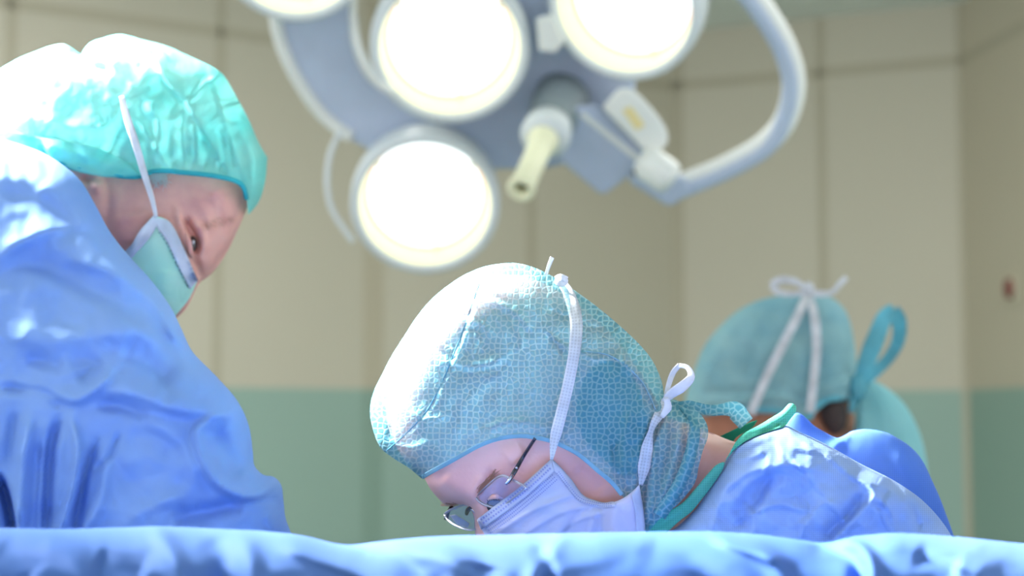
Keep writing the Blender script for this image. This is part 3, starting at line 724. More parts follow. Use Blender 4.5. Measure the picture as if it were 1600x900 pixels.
# depth lookup of the finished mask for its trims
def surf(o):
    me = o.data; org = ORG[o.name]; P = []
    for v in me.vertices:
        p = Vector(v.co) + org; r = p - Vector((0, 0, EYE)); d = r.y * math.cos(PITCH) + r.z * math.sin(PITCH); u = -r.y * math.sin(PITCH) + r.z * math.cos(PITCH)
        P.append((800 + r.x / d * F, 450 - u / d * F, d * 1000))
    b = BVHTree.FromPolygons(P, [list(p.vertices) for p in me.polygons])
    def dep(x, y):
        h = b.ray_cast(Vector((x, y, -10)), Vector((0, 0, 1)))[0]
        if h is None: h = b.find_nearest(Vector((x, y, P[0][2])))[0]
        return h.z / 1000
    return dep
ml = surf(msk_l)
sheet('nose_band', [(246, 340, 1), (262, 344), (272, 356), (284, 380), (298, 412), (309, 438, 1), (297, 452, 1), (282, 425), (268, 394), (256, 370), (246, 356)], ml, 'mask_white', msk_l, h=4, off=0.0012)
sheet('edge_binding', [(240, 336, 1), (250, 346, 1), (232, 374), (214, 394), (204, 404), (190, 398, 1), (206, 381), (218, 361)], ml, 'mask_white', msk_l, h=4, off=0.0012)
for i in range(15):
    t0 = i / 15; L = catmull([(248, 362), (262, 382), (276, 412), (296, 452)], 2, False); a = L[int(t0 * (len(L) - 1))]; b = L[min(len(L) - 1, int(t0 * (len(L) - 1)) + 2)]
    tube('stitch', [W(a[0], a[1], ml(*a) - .0018), W(b[0], b[1], ml(*b) - .0018)], 0.0006, 'stitch', msk_l, 5)
ribbon('mask_strap', [(190, 150), (198, 182), (212, 225), (228, 280), (238, 312), (244, 340)], [8, 12, 12, 11, 9, 6], CL.depth, 'strap_plain', msk_l, off=0.006, smooth=9)
ribbon('mask_strap', [(194, 398), (182, 402), (160, 395), (120, 370), (60, 330)], [8, 8, 7, 7, 7], BL.depth, 'strap_plain', msk_l, off=0.003)

gs_l = [([(-40, 250), (20, 232), (75, 248), (120, 290)], 5, 3, 8), ([(20, 255), (90, 300), (150, 372), (200, 430)], 16, 4, 26), ([(0, 300), (70, 318), (130, 372)], 15, -9), ([(0, 400), (60, 366), (150, 345)], 9, 7, 20), ([(-20, 440), (50, 412), (90, 398)], 20, -8),
    ([(45, 410), (110, 436), (190, 478), (240, 510), (285, 566)], 13, -12, 22), ([(105, 400), (180, 428), (240, 470), (288, 545)], 10, 9, 18), ([(0, 525), (100, 528), (200, 520), (262, 528)], 16, 9, 26), ([(187, 545), (230, 565), (267, 600)], 18, -12, 30),
    ([(20, 600), (100, 625), (133, 620), (160, 598), (182, 572)], 7, 9, 14), ([(0, 606), (60, 612), (110, 636)], 8, -10), ([(155, 608), (213, 616), (267, 636), (362, 648)], 10, 10, 22), ([(150, 632), (200, 638), (230, 655)], 10, -9), ([(190, 690), (230, 682), (300, 720)], 16, -5),
    ([(92, 654), (80, 700), (75, 760), (72, 840)], 8, -17), ([(112, 655), (122, 700), (115, 760), (92, 840)], 8, 13), ([(150, 690), (134, 740), (117, 840)], 6, -13), ([(187, 676), (170, 715), (148, 735)], 5, -6), ([(48, 650), (36, 720), (28, 830)], 9, 10), ([(24, 640), (14, 720)], 8, -6), ([(60, 680), (56, 760), (50, 830)], 8, -8),
    ([(0, 745), (12, 780), (22, 830)], 11, -45, 5), ([(166, 700), (160, 770), (135, 830)], 10, 6),
    ([(364, 640), (330, 655), (308, 674), (314, 712), (334, 750), (380, 776), (416, 768), (430, 748)], 7, 13, 12), ([(330, 668), (352, 700), (380, 745)], 15, -16, 20), ([(270, 808), (320, 800), (380, 786)], 16, -13, 12), ([(180, 760), (250, 740), (300, 760)], 24, -6), ([(200, 815), (240, 790), (300, 770)], 12, 6),
    ([(255, 505), (311, 562), (352, 602), (376, 640)], 8, 8), ([(290, 500), (300, 560), (340, 600)], 9, -6), ([(428, 775), (440, 800)], 8, -10), ([(415, 800), (430, 826)], 9, 8), ([(200, 640), (280, 690), (310, 760)], 12, 5), ([(100, 560), (150, 570), (120, 600)], 12, -7), ([(40, 560), (100, 572)], 12, -7)]
gs_l = [(q[0], q[1], q[2] * 0.95) + tuple(q[3:]) for q in gs_l]
GL = Blob([(-220, 260), (-100, 218), (-20, 212), (20, 222), (66, 238), (104, 262), (128, 285), (150, 322), (172, 362), (200, 398), (238, 440), (268, 482), (284, 515), (300, 548), (340, 590), (370, 625), (388, 662), (395, 705), (398, 728), (412, 742), (428, 745), (439, 757), (443, 782), (446, 808), (460, 850),
    (480, 1000), (420, 1400), (440, 3050), (-300, 3050), (-320, 1000), (-300, 500)], 1.355, 0.125, h=5, sat=10, strokes=gs_l, nz=5, nscale=0.014, seed=2, gy=-0.00008)
gl = GL.build('surgical_gown', 'gown', PL)

# ------------------------------------------------------------------ middle surgeon
PM = thing('person', 'surgeon bending over the table in honeycomb hood, lilac mask and rimless spectacles', 'person', (W(1300, 700, 1.3)[0], 1.28, 0))
ZM = 1.285
mf = [([(690, 745), (720, 772), (735, 790)], 16, 3), ([(757, 745), (742, 765), (738, 785)], 7, 2.5), ([(775, 735), (757, 760), (752, 785)], 9, -4), ([(800, 740), (790, 765), (765, 795)], 12, -4), ([(820, 700), (790, 720)], 18, 3), ([(800, 728), (818, 742)], 4, -2),
      ([(840, 735), (850, 760)], 16, 4), ([(745, 790), (752, 812)], 8, 3), ([(770, 772), (778, 782), (776, 794)], 6, 4), ([(900, 730), (940, 770)], 18, -3),
      ([(945, 600), (950, 660)], 14, 6), ([(1100, 640), (1106, 690), (1090, 760), (1050, 820)], 42, -22)]
BM = Blob([(662, 746), (673, 765), (686, 780), (695, 788), (712, 788), (728, 790), (737, 799), (741, 812), (742, 830), (752, 852), (775, 862), (800, 880), (826, 900), (860, 905), (900, 888), (945, 868), (985, 866), (1020, 910), (1060, 1000), (1120, 1200), (1180, 2000), (1180, 3380), (1120, 3420), (1120, 3440), (1540, 3440), (1520, 2000), (1500, 1100),
     (1440, 870), (1390, 790), (1320, 745), (1250, 712), (1190, 696), (1147, 690), (1107, 674), (1068, 660), (1040, 650), (1012, 600), (962, 530), (890, 466), (820, 432), (770, 432), (718, 455), (672, 500), (632, 560), (605, 625), (606, 665), (630, 715)],
     ZM, 0.078, h=4, sat=9, strokes=mf)
hood_top = [(659, 748, 1), (640, 732), (612, 714), (595, 700), (583, 672), (578, 640), (584, 612), (597, 585), (612, 556), (631, 526), (652, 494), (677, 465), (713, 437), (737, 424), (759, 416), (803, 411), (834, 418), (862, 431), (898, 454), (926, 474), (951, 494), (987, 526), (1008, 548), (1022, 568), (1034, 596), (1040, 622),
            (1052, 624), (1068, 629, 1)]
ruff_edge = [(1004, 836), (1030, 812), (1062, 785), (1086, 754), (1092, 728), (1098, 705), (1106, 682), (1104, 662), (1088, 641), (1068, 629)]
hood_right = [(1100, 628), (1140, 650), (1160, 700), (1150, 770), (1100, 850), (1030, 900)]
hood_low = [(985, 900), (900, 930), (820, 915), (760, 880), (720, 830), (680, 790)]
brim_m = [(659, 748), (676, 738), (702, 724), (725, 711), (749, 698), (780, 687), (814, 683), (840, 686), (858, 690), (876, 697), (904, 712), (935, 738), (956, 756), (972, 775), (990, 800), (1004, 836)]
cut_m = brim_m + ruff_edge[1:]
hs = [([(1068, 640), (1092, 670), (1084, 730), (1050, 785), (1010, 830)], 30, 9), ([(762, 418), (748, 446), (737, 478), (722, 520), (706, 560), (694, 590), (668, 640), (640, 672), (618, 692)], 2.5, -0.8), ([(770, 420), (757, 446), (746, 478), (731, 520), (714, 560), (701, 590)], 4, 1.4),
      ([(690, 462), (740, 456), (790, 462)], 3, 1.8, 6), ([(735, 474), (775, 474), (805, 490), (832, 520)], 2.5, 2.4, 6), ([(740, 482), (772, 484), (800, 500)], 3, -2.0), ([(676, 490), (715, 480), (735, 478)], 3, 2.0, 6), ([(668, 505), (700, 498), (730, 492)], 3, -2), ([(728, 500), (752, 506), (770, 520)], 3, 2), ([(722, 515), (750, 520), (742, 560)], 3, -1.8),
      ([(800, 500), (815, 535), (808, 550)], 2.5, 1.5), ([(855, 524), (866, 538), (884, 556)], 3, -3.0), ([(858, 520), (872, 534), (890, 546)], 2.5, 2.5), ([(858, 484), (872, 492), (888, 498)], 3, -2.5), ([(900, 500), (925, 512), (940, 510)], 3.5, -2), ([(900, 545), (930, 560), (950, 558)], 3, 1.5),
      ([(690, 560), (720, 575), (760, 570), (790, 555)], 5, 3, 10), ([(700, 580), (740, 578), (775, 580)], 5, -2.2), ([(675, 515), (690, 530), (708, 545)], 3, -2.5), ([(670, 525), (688, 545)], 3, 2.2),
      ([(960, 560), (985, 575), (1010, 605), (1028, 640)], 2.5, 2.2, 9), ([(990, 520), (975, 560), (985, 590)], 7, 3), ([(1000, 545), (995, 580)], 4, -2),
      ([(610, 690), (640, 700), (670, 690)], 4, 2), ([(596, 640), (612, 660), (606, 690)], 5, -2), ([(640, 640), (660, 655), (700, 650)], 5, 1.6), ([(760, 668), (800, 658), (860, 668)], 6, 2),
      ([(1040, 622), (1034, 650), (1016, 690), (1005, 760), (1000, 820)], 6, -10), ([(1060, 632), (1062, 670), (1050, 730), (1030, 790)], 5, 5), ([(1050, 650), (1046, 700), (1035, 750)], 4, -4), ([(1075, 640), (1084, 680), (1070, 730), (1045, 790)], 5, 5), ([(1070, 650), (1072, 700), (1055, 760)], 3, -4), ([(1022, 690), (1022, 750), (1014, 810)], 5, 4),
      ([(1090, 650), (1098, 690)], 4, 3), ([(982, 640), (975, 700), (980, 760)], 6, 2.5), ([(960, 690), (965, 740), (985, 780)], 5, -2)]
for k in range(9): hs.append(([(700 + k * 6, 474 + 2 * k), (716 + k * 6, 468 + 2 * k), (728 + k * 2, 470 + k * 8)], 1.8, rnd.choice([1.0, -1.0])))
hs = [(q[0], q[1], q[2] * (1.7 if abs(q[2]) < 3.2 else 1)) + tuple(q[3:]) for q in hs]
CM = Blob(hood_top + hood_right + hood_low, ZM, 0.096, h=4, sat=4, strokes=hs, cut=cut_m, nz=1.5, nscale=0.03, seed=8)
reg_m = np.concatenate([catmull(hood_top, 4, False), catmull(cut_m, 4, False)[::-1]])
tuck(BM, CM, reg_m)
body_m = BM.build('body', 'skin', PM)
EM = lambda x, y, off: W(x, y, BM.depth(x, y) - off)
it = []
for i in range(150):
    t = rnd.random(); x = 745 + 30 * t + rnd.uniform(-4, 4); y = 770 - 30 * t + rnd.uniform(-4, 4); a = -0.9 + rnd.uniform(-.35, .35)
    it.append([EM(x + math.cos(a) * k * 2.4, y + math.sin(a) * k * 2.4, 0.0004 + .0003 * k) for k in range(4)])
for i in range(50):
    x = rnd.uniform(688, 712); y = 787 + rnd.uniform(-2, 3); it.append([EM(x + k * 1.8, y + k * .6, 0.0004 + .0004 * k) for k in range(4)])
hairs('eyebrow', it, 'brow', body_m, r=0.00022)
ey = ball('eyeball', W(776, 788, BM.depth(776, 789) + 0.005), 0.0075, 'eye', body_m, (1, 1, 1)); 
tube('eyelid', [EM(762, 782, .001), EM(772, 776, .003), EM(782, 779, .003), EM(790, 788, .001)], [.001, .002, .002, .001], 'skin', body_m, 8, sub=5)
it = [[EM(764 + k * 3, 786 - k * .5, .003), EM(761 + k * 3, 781 - k * .2, .006)] for k in range(9)]
hairs('eyelashes', it, 'temple', body_m, r=0.0003)
# hair bundled inside the hood
HB = Blob([(905, 610), (920, 580), (945, 564), (975, 572), (995, 600), (1008, 640), (1012, 690), (1000, 730), (975, 745), (945, 720), (915, 690), (900, 650)], 1.209, 0.012, h=6)
HB.build('hair', 'hair', PM)
HB = Blob([(690, 600), (740, 570), (800, 560), (850, 575), (880, 620), (870, 660), (820, 668), (760, 672), (700, 690), (650, 690), (640, 660), (660, 625)], 1.218, 0.008, h=6)

hood = CM.build('surgical_hood', 'hood', PM, keep=lambda c: inside(c, reg_m))
HMd = lambda x, y, off=0: W(x, y, CM.depth(x, y) - off)
ribbon('face_hem', [(p[0], p[1] - 2) for p in brim_m[:14]], [7] * 4, CM.depth, 'hood_edge', hood, off=0.0008, th=0.0012)
tube('crown_seam', [HMd(x, y, .0002) for x, y in ((762, 416), (748, 446), (737, 478), (722, 520), (706, 560), (694, 590), (668, 640), (640, 672), (616, 694), (604, 704))], 0.0004, 'seam', hood, 6, sub=6)
tube('panel_edge', [HMd(x, y, .0006) for x, y in ((900, 548), (940, 552), (965, 562), (988, 580), (1008, 604), (1024, 640))], 0.0005, 'hood_edge', hood, 6, sub=6)
tie = ribbon('hood_tie', [(1052, 634, 1.235), (1072, 634, 1.238), (1110, 641, 1.25), (1146, 640, 1.262), (1156, 650, 1.27), (1166, 662, 1.28)], [10, 18, 17, 18, 30, 26], None, 'hood', hood, off=0)
ribbon('hood_tie', [(1064, 636), (1084, 662), (1080, 705), (1062, 755), (1030, 806)], [8, 18, 20, 20, 22], CM.depth, 'hood', hood, off=0.004, curl=0.003, smooth=9)
# mask
mm = [(862, 716, 1), (836, 740), (808, 764), (776, 788), (745, 812, 1), (752, 826), (764, 846), (790, 885, 1), (860, 905), (940, 890), (1010, 860, 1), (1006, 800), (999, 757, 1), (988, 768), (974, 778), (960, 784), (944, 785), (928, 781), (912, 774), (892, 748), (876, 730)]
mdm = lambda x, y: min(BM.depth(x, y), 1.235, CM.depth(x, y) + 0.002 if x > 950 else 9)
mst = [([(770, 838), (840, 795), (900, 772)], 3, 2.2, 8), ([(800, 850), (870, 805), (925, 790)], 3, 2.2, 9), ([(850, 850), (900, 815), (950, 800)], 3, 2.0, 9), ([(830, 790), (880, 800), (860, 840)], 10, 2), ([(880, 838), (905, 800)], 5, -2.0), ([(922, 838), (930, 800)], 5, 2)]
msk = sheet('face_mask', mm, mdm, 'mask_lilac', PM, h=3, off=0.006, smooth=18, bulge=0.008, strokes=mst)
mk_d = surf(msk)
nb = sheet('nose_band', [(862, 716, 1), (836, 740), (808, 764), (776, 788), (745, 812, 1), (752, 828, 1), (782, 806), (814, 782), (842, 758), (866, 736, 1)], mk_d, 'mask_white', msk, h=3, off=0.0012)
sheet('edge_binding', [(862, 716, 1), (876, 730), (892, 748), (912, 774), (928, 781), (944, 785), (960, 784), (962, 792, 1), (944, 794), (925, 790), (905, 783), (884, 758), (866, 736, 1)], mk_d, 'mask_white', msk, h=3, off=0.0012)
sheet('edge_binding', [(999, 757, 1), (1006, 800), (1010, 850, 1), (996, 850, 1), (992, 800), (986, 770, 1)], mk_d, 'mask_white', msk, h=3, off=0.0012)
ndep = surf(nb)
V = []; Fc = []
def dimple(x, y, ux, uy, a, b, dep):
    base = len(V)
    for s, t_ in ((-1, -1), (1, -1), (1, 1), (-1, 1)):
        X = x + ux * a * s - uy * b * t_; Y = y + uy * a * s + ux * b * t_; V.append(W(X, Y, dep(X, Y) - 0.0004))
    for s, t_ in ((-1, -1), (1, -1), (1, 1), (-1, 1)):
        X = x + ux * a * s - uy * b * t_; Y = y + uy * a * s + ux * b * t_; V.append(W(X, Y, dep(X, Y) + 0.0004))
    Fc.extend([[base, base + 1, base + 2, base + 3], [base + 4, base + 7, base + 6, base + 5]] + [[base + i, base + 4 + i, base + 4 + (i + 1) % 4, base + (i + 1) % 4] for i in range(4)])
Lb = catmull([(750, 817), (781, 795), (811, 771), (838, 748), (860, 727)], 4.6, False)
for i in range(1, len(Lb) - 1):
    u = Lb[i + 1] - Lb[i - 1]; u /= np.linalg.norm(u)
    for r in (-3.2, 3.2): dimple(Lb[i][0] - u[1] * r, Lb[i][1] + u[0] * r, u[0], u[1], 1.5, 1.5, ndep)
for rr_, st in ((11, 3.2), (16, 3.2), (21, 3.2)):
    Lc = catmull([(752, 817), (783, 795), (813, 771), (838, 750), (858, 732)], st, False)
    for i in range(1, len(Lc) - 1):
        u = Lc[i + 1] - Lc[i - 1]; u /= np.linalg.norm(u); dimple(Lc[i][0] - u[1] * rr_, Lc[i][1] + u[0] * rr_, u[0], u[1], .95, .95, mk_d)
Lc = catmull([(870, 736), (888, 760), (905, 779), (925, 786), (944, 789), (958, 788)], 3.4, False)
ebd = surf([o for o in msk.children if o.name.startswith('edge_binding')][0])
for i in range(1, len(Lc) - 1):
    u = Lc[i + 1] - Lc[i - 1]; u /= np.linalg.norm(u)
    for r in (-1.8, 1.8): dimple(Lc[i][0] - u[1] * r, Lc[i][1] + u[0] * r, u[0], u[1], .8, .7, ebd)
mk('dimples', V, Fc, 'dimple', msk, smooth=False, kind='stuff')
ribbon('mask_strap', [(876, 438), (890, 462), (900, 500), (898, 545), (888, 600), (876, 650), (866, 690), (862, 718)], [14, 20, 20, 18, 18, 18, 18, 5], CM.depth, 'strap', msk, off=0.003, smooth=11)
kz = CM.depth(872, 445)
ball('strap_knot', W(877, 439, kz - 0.004), 0.0055, 'strap_plain', msk, (0.9, 0.8, 0.75))
ribbon('strap_tail', [(853, 430, kz), (858, 414, kz - .004), (863, 402, kz - .006)], [5, 6, 7], None, 'strap_plain', msk)
ribbon('strap_tail', [(868, 436, kz - .003), (876, 433, kz - .009), (886, 437, kz - .006)], [9, 11, 9], None, 'strap_plain', msk)
z2 = CM.depth(1036, 640)
ribbon('mask_strap', [(1038, 624), (1031, 645), (1020, 665), (1013, 690), (1007, 725), (1001, 758)], [8, 16, 8, 19, 20, 6], CM.depth, 'strap', msk, off=0.006, smooth=13)
ribbon('strap_loop', [(1039, 628, z2 - .008), (1044, 604, z2 - .002), (1052, 582, z2), (1062, 570, z2 - .003)], [7, 8, 9, 8], None, 'strap_plain', msk)
ribbon('strap_loop', [(1061, 571, z2 - .003), (1074, 574, z2 - .006), (1080, 588, z2 - .01), (1066, 604, z2 - .012), (1048, 616, z2 - .01), (1038, 628, z2 - .009)], [7, 8, 14, 17, 15, 10], None, 'strap_plain', msk)
ribbon('strap_tail', [(1040, 622, z2 - .011), (1044, 634, z2 - .012), (1034, 652, z2 - .012)], [8, 13, 7], None, 'strap_plain', msk)

# spectacles
zl = BM.depth(785, 765) - 0.014
gl_ = thing('x', 'x', 'x', (0, 0, 0)); bpy.data.objects.remove(gl_)
def lens(outline, zf, parent):
    o = sheet('lens', outline, zf, 'lens', parent, h=4, th=0.002)
    L = catmull(outline, 4, True); L = np.concatenate([L, L[:1]])
    tube('lens_rim', [W(x, y, zf(x, y) + .001) for x, y in L], 0.0009, 'lens_edge', o, 6)
    return o
sp = tube('spectacles', [W(836, 685, CM.depth(836, 685) - .001), W(818, 713, 1.204), W(804, 737, 1.198), W(793, 755, 1.196)], [0.0012, 0.0013, 0.0017, 0.0011], 'temple', PM, 10, sub=6, label='dark thin temple of rimless spectacles')
tube('hinge', [W(801, 742, 1.1945), W(790, 757, 1.192)], 0.0011, 'silver', sp, 8); ball('hinge_screw', W(807, 731, 1.1975), 0.0011, 'silver', sp, seg=8)
zn = lambda x, y: 1.190 + (820 - x) * 0.0003
zfv = lambda x, y: 1.255 + (754 - x) * 0.0007
lens([(744, 777), (752, 768), (764, 757), (775, 747), (786, 743), (800, 749), (816, 757, 1), (822, 762, 1), (800, 780), (779, 796, 1), (764, 791), (752, 786)], zn, sp)
lens([(695, 804), (700, 799), (710, 794), (729, 789), (745, 800), (755, 812), (750, 824), (736, 828), (716, 823), (700, 813)], zfv, sp)
tube('bridge', [W(754, 782, 1.232), W(746, 786, 1.236), W(738, 792, 1.243), W(731, 797, 1.252), W(729, 803, 1.258)], [.0014, .0018, .0015, .0018, .0013], 'temple', sp, 8, sub=4)
tube('nose_pad_arm', [W(752, 783, 1.233), W(764, 788, 1.228), W(776, 795, 1.226)], 0.0009, 'silver', sp, 8, sub=4)
tube('nose_pad_arm', [W(736, 794, 1.245), W(746, 802, 1.242), W(754, 811, 1.24)], 0.0013, 'silver', sp, 8, sub=4)
tube('temple_far', [W(697, 812, 1.30), W(700, 801, 1.302), W(706, 791, 1.305), W(709, 789, 1.36)], [.0018, .0014, .0014, .001], 'temple', sp, 8, sub=4)
extr('lens_bevel', [(702, 805, 1), (712, 804, 1), (734, 818, 1), (731, 825, 1), (715, 820, 1)], lambda x, y: zfv(x, y) - .001, 0.002, 'lens_edge', sp, 20, bev=0.0005)

# gown, collar, back panel
ZG = 1.222
gs_m = [([(1132, 770), (1170, 740), (1230, 728), (1290, 740)], 2.5, 4, 12), ([(1180, 700), (1200, 720), (1190, 745)], 2, 3, 8), ([(1230, 700), (1290, 712), (1330, 745), (1400, 770)], 2, 4, 10), ([(1160, 810), (1215, 790), (1260, 800)], 3, 4, 10), ([(1280, 790), (1260, 815), (1250, 840)], 3, 4, 12), ([(1395, 765), (1380, 800), (1395, 840)], 3, 4, 10), ([(1200, 740), (1180, 790), (1150, 830)], 8, -5), ([(1205, 690), (1242, 722), (1277, 763), (1305, 800), (1330, 834)], 2.2, 2.8, 14), ([(1154, 776), (1175, 752), (1208, 735), (1240, 738)], 4, 5, 16), ([(1146, 812), (1168, 782), (1198, 756), (1215, 752)], 14, -7), ([(1200, 770), (1230, 800), (1235, 840)], 18, -4),
    ([(1335, 748), (1352, 757), (1366, 772), (1345, 800), (1320, 825), (1298, 848)], 4, 6, 8), ([(1350, 770), (1330, 800), (1300, 828), (1285, 850)], 9, -8), ([(1372, 776), (1392, 800), (1400, 835)], 5, 4), ([(1370, 790), (1350, 830)], 14, 4), ([(1300, 694), (1322, 716), (1336, 734)], 2.5, 2.5, 6), ([(1310, 720), (1340, 730)], 6, -2.5),
    ([(1142, 712), (1168, 703), (1198, 692), (1222, 690)], 4, -4), ([(1140, 720), (1165, 716), (1196, 704)], 4, 3.5), ([(1228, 672), (1262, 694), (1300, 706), (1350, 730), (1410, 764)], 3, 3, 7), ([(1190, 676), (1215, 694), (1222, 720)], 2.5, 2.5, 7), ([(1140, 740), (1125, 780), (1110, 830)], 4, 4, 9), ([(1120, 790), (1150, 830)], 14, -5), ([(1090, 800), (1080, 830)], 8, 3),
    ([(1390, 752), (1420, 785), (1440, 830)], 5, -3.5), ([(1400, 750), (1436, 785), (1460, 825)], 4, 3), ([(1250, 780), (1310, 790)], 10, 3), ([(1240, 750), (1265, 790), (1275, 835)], 8, -3), ([(1170, 790), (1180, 835)], 6, 3), ([(1060, 820), (1095, 790), (1125, 745)], 4, 2)]
gs_m = [(q[0], q[1], q[2] * 0.95) + tuple(q[3:]) for q in gs_m]
GM = Blob([(985, 900), (1002, 858), (1012, 834, 1), (1047, 829), (1085, 797), (1110, 760), (1131, 726), (1142, 706), (1154, 691), (1176, 680), (1202, 670), (1225, 664), (1252, 676), (1284, 691), (1312, 706), (1340, 722), (1366, 735), (1392, 748), (1432, 774), (1450, 790), (1468, 810), (1488, 840), (1520, 920),
    (1580, 1200), (1600, 3350), (1080, 3350), (1080, 1500), (1000, 1050)], ZG, 0.065, h=4, sat=14, strokes=gs_m, nz=5, nscale=0.02, seed=11)
gm = GM.build('surgical_gown', 'gown_sharp', PM)
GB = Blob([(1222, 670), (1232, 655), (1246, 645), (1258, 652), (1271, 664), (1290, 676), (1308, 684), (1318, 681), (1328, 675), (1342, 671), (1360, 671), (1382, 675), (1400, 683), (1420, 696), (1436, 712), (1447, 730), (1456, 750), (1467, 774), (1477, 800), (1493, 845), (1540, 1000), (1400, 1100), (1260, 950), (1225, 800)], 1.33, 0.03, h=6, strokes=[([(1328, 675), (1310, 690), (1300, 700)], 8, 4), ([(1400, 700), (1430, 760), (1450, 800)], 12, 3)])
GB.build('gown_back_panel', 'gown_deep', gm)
cdp = lambda x, y: 1.196
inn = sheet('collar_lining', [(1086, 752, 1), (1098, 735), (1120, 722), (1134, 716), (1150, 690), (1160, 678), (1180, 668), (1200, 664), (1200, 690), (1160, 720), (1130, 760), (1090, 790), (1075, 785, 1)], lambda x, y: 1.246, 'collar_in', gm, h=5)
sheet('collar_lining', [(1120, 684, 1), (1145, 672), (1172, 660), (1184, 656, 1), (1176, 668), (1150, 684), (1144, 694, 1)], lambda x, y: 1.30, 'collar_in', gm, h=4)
sheet('collar', [(1000, 834, 1), (1024, 814), (1050, 796), (1066, 786), (1086, 764), (1108, 738), (1120, 726), (1132, 722), (1130, 732), (1112, 760), (1092, 786), (1080, 800), (1062, 814), (1040, 834, 1), (1030, 850), (1000, 850, 1)], lambda x, y: min(cdp(x, y), GM.depth(x, y) - 0.004), 'collar', gm, smooth=3, h=4, th=0.002, strokes=[([(1010, 834), (1060, 800), (1084, 776), (1122, 734)], 3, 1.2), ([(1062, 786), (1076, 800)], 2, -1)])
sheet('collar', [(1128, 728, 1), (1140, 708), (1150, 690), (1164, 676), (1186, 664), (1206, 652), (1222, 642), (1234, 630), (1243, 633), (1244, 642), (1234, 656), (1226, 666), (1206, 673), (1180, 682), (1158, 694), (1140, 712)], lambda x, y: min(1.198 + (x - 1128) * 0.0002, GM.depth(x, y) - 0.003), 'collar', gm, h=4, th=0.002, bulge=0.006, strokes=[([(1150, 700), (1190, 672), (1226, 650), (1240, 636)], 3, 2), ([(1200, 660), (1215, 668)], 3, 2)])

# ------------------------------------------------------------------ surgeon behind
PF = thing('person', 'third surgeon behind, turned away, teal hood with white bow on top', 'person', (W(1250, 660, 2.3)[0], 2.3, 0))
ZF = 2.32
BF = Blob([(1092, 600), (1086, 640), (1090, 670), (1110, 700), (1150, 720), (1190, 730), (1200, 790), (1150, 860), (1100, 1000), (1100, 1500), (1130, 2230), (1400, 2230), (1460, 1500), (1460, 900), (1430, 800), (1370, 745), (1345, 720), (1336, 660), (1330, 600), (1322, 530), (1290, 485), (1240, 472), (1180, 486), (1130, 525)], ZF, 0.085, h=7, sat=8,
     strokes=[([(1275, 650), (1280, 700)], 12, 6), ([(1330, 650), (1325, 700)], 12, -6)])
top_f = [(1068, 640, 1), (1072, 618), (1080, 592), (1098, 545), (1114, 522), (1134, 501), (1158, 482), (1184, 470), (1206, 464), (1236, 460), (1266, 458), (1288, 461), (1304, 468), (1320, 484), (1329, 506), (1334, 530), (1338, 562), (1339, 590), (1337, 622, 1)]
brim_f = [(1068, 640), (1100, 644), (1140, 640), (1174, 641), (1210, 642), (1244, 650), (1262, 654), (1272, 640), (1288, 627), (1306, 622), (1337, 622)]
fs = [([(1190, 470), (1150, 500), (1115, 560), (1095, 610)], 9, 6), ([(1230, 470), (1180, 540), (1160, 600)], 14, -5), ([(1090, 625), (1150, 628), (1210, 622), (1260, 632)], 5, 6), ([(1090, 612), (1150, 612), (1220, 606)], 6, -6), ([(1330, 575), (1300, 592), (1270, 600)], 6, -7), ([(1332, 595), (1300, 605), (1260, 616)], 5, 6), ([(1334, 612), (1310, 612), (1280, 618)], 3, -5),
      ([(1322, 560), (1318, 580), (1330, 590)], 8, -6), ([(1170, 520), (1200, 560)], 14, 5), ([(1300, 480), (1310, 530), (1300, 570)], 12, 4)]
CF = Blob(top_f + [(1330, 690), (1260, 740), (1160, 730), (1090, 690)], ZF, 0.115, h=5, sat=3, strokes=fs, cut=brim_f, nz=4, nscale=0.03, seed=3)
reg_f = np.concatenate([catmull(top_f, 4, False), catmull(brim_f[::-1], 4, False)])
tuck(BF, CF, reg_f)
body_f = BF.build('body', 'skin_far', PF)
HF = Blob([(1284, 630), (1300, 622), (1318, 628), (1324, 650), (1318, 672), (1304, 680), (1290, 668), (1282, 648)], 2.236, 0.014, h=5); HF.build('hair', 'hair', PF)
cf = CF.build('surgical_hood', 'hood_far', PF, keep=lambda c: inside(c, reg_f))
tube('hood_hem', [W(x, y, CF.depth(x, y) - .001) for x, y in brim_f], 0.004, 'tie_far', cf, 8, sub=4)
kz = CF.depth(1334, 605)
ball('tie_knot', W(1340, 606, kz - .02), 0.014, 'tie_far', cf, (0.8, .8, 1.3))
ribbon('hood_tie', [(1340, 602, kz - .02), (1352, 570, kz - .03), (1368, 530, kz - .035), (1384, 494, kz - .03), (1398, 485, kz - .02)], [12, 26, 30, 27, 24], None, 'tie_far', cf, curl=.004)
ribbon('hood_tie', [(1394, 486, kz - .022), (1404, 500, kz - .01), (1404, 530, kz), (1388, 560, kz), (1364, 584, kz - .01), (1342, 604, kz - .02)], [26, 23, 20, 18, 18, 12], None, 'tie_far', cf, curl=-.004)
ribbon('hood_tie', [(1340, 604, kz - .02), (1334, 625, kz - .022), (1330, 645, kz - .02)], [12, 14, 10], None, 'tie_far', cf)
VF = Blob([(1338, 640), (1344, 610), (1356, 594), (1376, 600), (1394, 612), (1412, 630), (1426, 652), (1438, 680), (1446, 712), (1450, 745), (1456, 800), (1470, 900), (1350, 900), (1330, 780), (1332, 700)], 2.26, 0.05, h=7, strokes=[([(1352, 610), (1366, 660), (1372, 720)], 10, -8), ([(1370, 610), (1400, 660), (1420, 730)], 14, 8)])
VF.build('hood_cape', 'veil', cf)
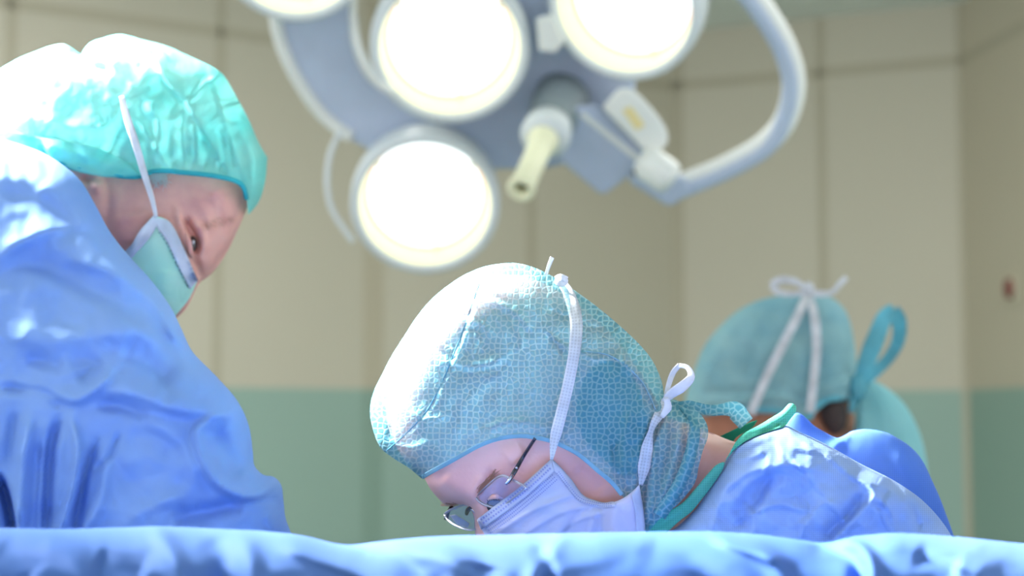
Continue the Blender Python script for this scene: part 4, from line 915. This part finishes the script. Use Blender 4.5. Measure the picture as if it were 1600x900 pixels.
mkf = sheet('face_mask', [(1085, 690, 1), (1120, 696), (1160, 700), (1180, 710), (1160, 730), (1110, 720), (1080, 690)], lambda x, y: BF.depth(x, y) - 0.0, 'mask_lilac', PF, h=6, off=0.004)
kb = CF.depth(1262, 475)
ribbon('mask_strap', [(1262, 458), (1248, 490), (1225, 535), (1200, 585), (1182, 625), (1172, 648)], [13, 15, 15, 15, 14, 14], CF.depth, 'strap_plain', mkf, off=.013, smooth=11)
ribbon('mask_strap', [(1263, 458), (1272, 490), (1276, 540), (1272, 590), (1266, 645)], [12, 15, 14, 14, 14], CF.depth, 'strap_plain', mkf, off=.014, smooth=11)
ball('bow_knot', W(1263, 452, kb - .014), 0.009, 'strap_plain', mkf, (.9, .8, 1.1))
ribbon('bow_loop', [(1262, 453, kb - .016), (1242, 440, kb - .02), (1218, 438, kb - .015), (1205, 446, kb)], [7, 11, 13, 12], None, 'strap_plain', mkf)
ribbon('bow_loop', [(1205, 446, kb), (1216, 456, kb - .004), (1240, 459, kb - .01), (1262, 455, kb - .014)], [11, 10, 9, 8], None, 'strap_plain', mkf)
ribbon('bow_tail', [(1264, 456, kb - .015), (1284, 459, kb - .02), (1300, 457, kb - .015), (1312, 444, kb), (1323, 433, kb + .01)], [8, 11, 9, 9, 9], None, 'strap_plain', mkf)
GF = Blob([(1140, 900), (1180, 760), (1240, 720), (1300, 716), (1360, 724), (1420, 745), (1462, 790), (1494, 860), (1520, 1000), (1520, 2150), (1050, 2150), (1060, 1200)], 2.3, 0.14, h=9, sat=10, nz=6, nscale=.02)
GF.build('surgical_gown', 'gown', PF)
# clogs on the floor
for Pp, xs_, yb in ((PL, (-0.42, -0.2), 1.5), (PM, (0.26, 0.46), 1.28), (PF, (0.32, 0.5), 2.3)):
    for i, x in enumerate(xs_):
        yy = yb + (-0.1 if i else 0.1)
        b = [(x + (0.05 if t in (1, 2) else -0.05) * 0 + dx, yy + dy, dz) for t, (dx, dy, dz) in enumerate([])]
        lathe('clog', (x, yy, 0.0), (0, 0, 1), [(0, .001), (.045, .001), (.05, .02), (.045, .06), (.03, .09), (0, .1)], 'shoe', Pp, 20).scale = (1.9, 1, 1)
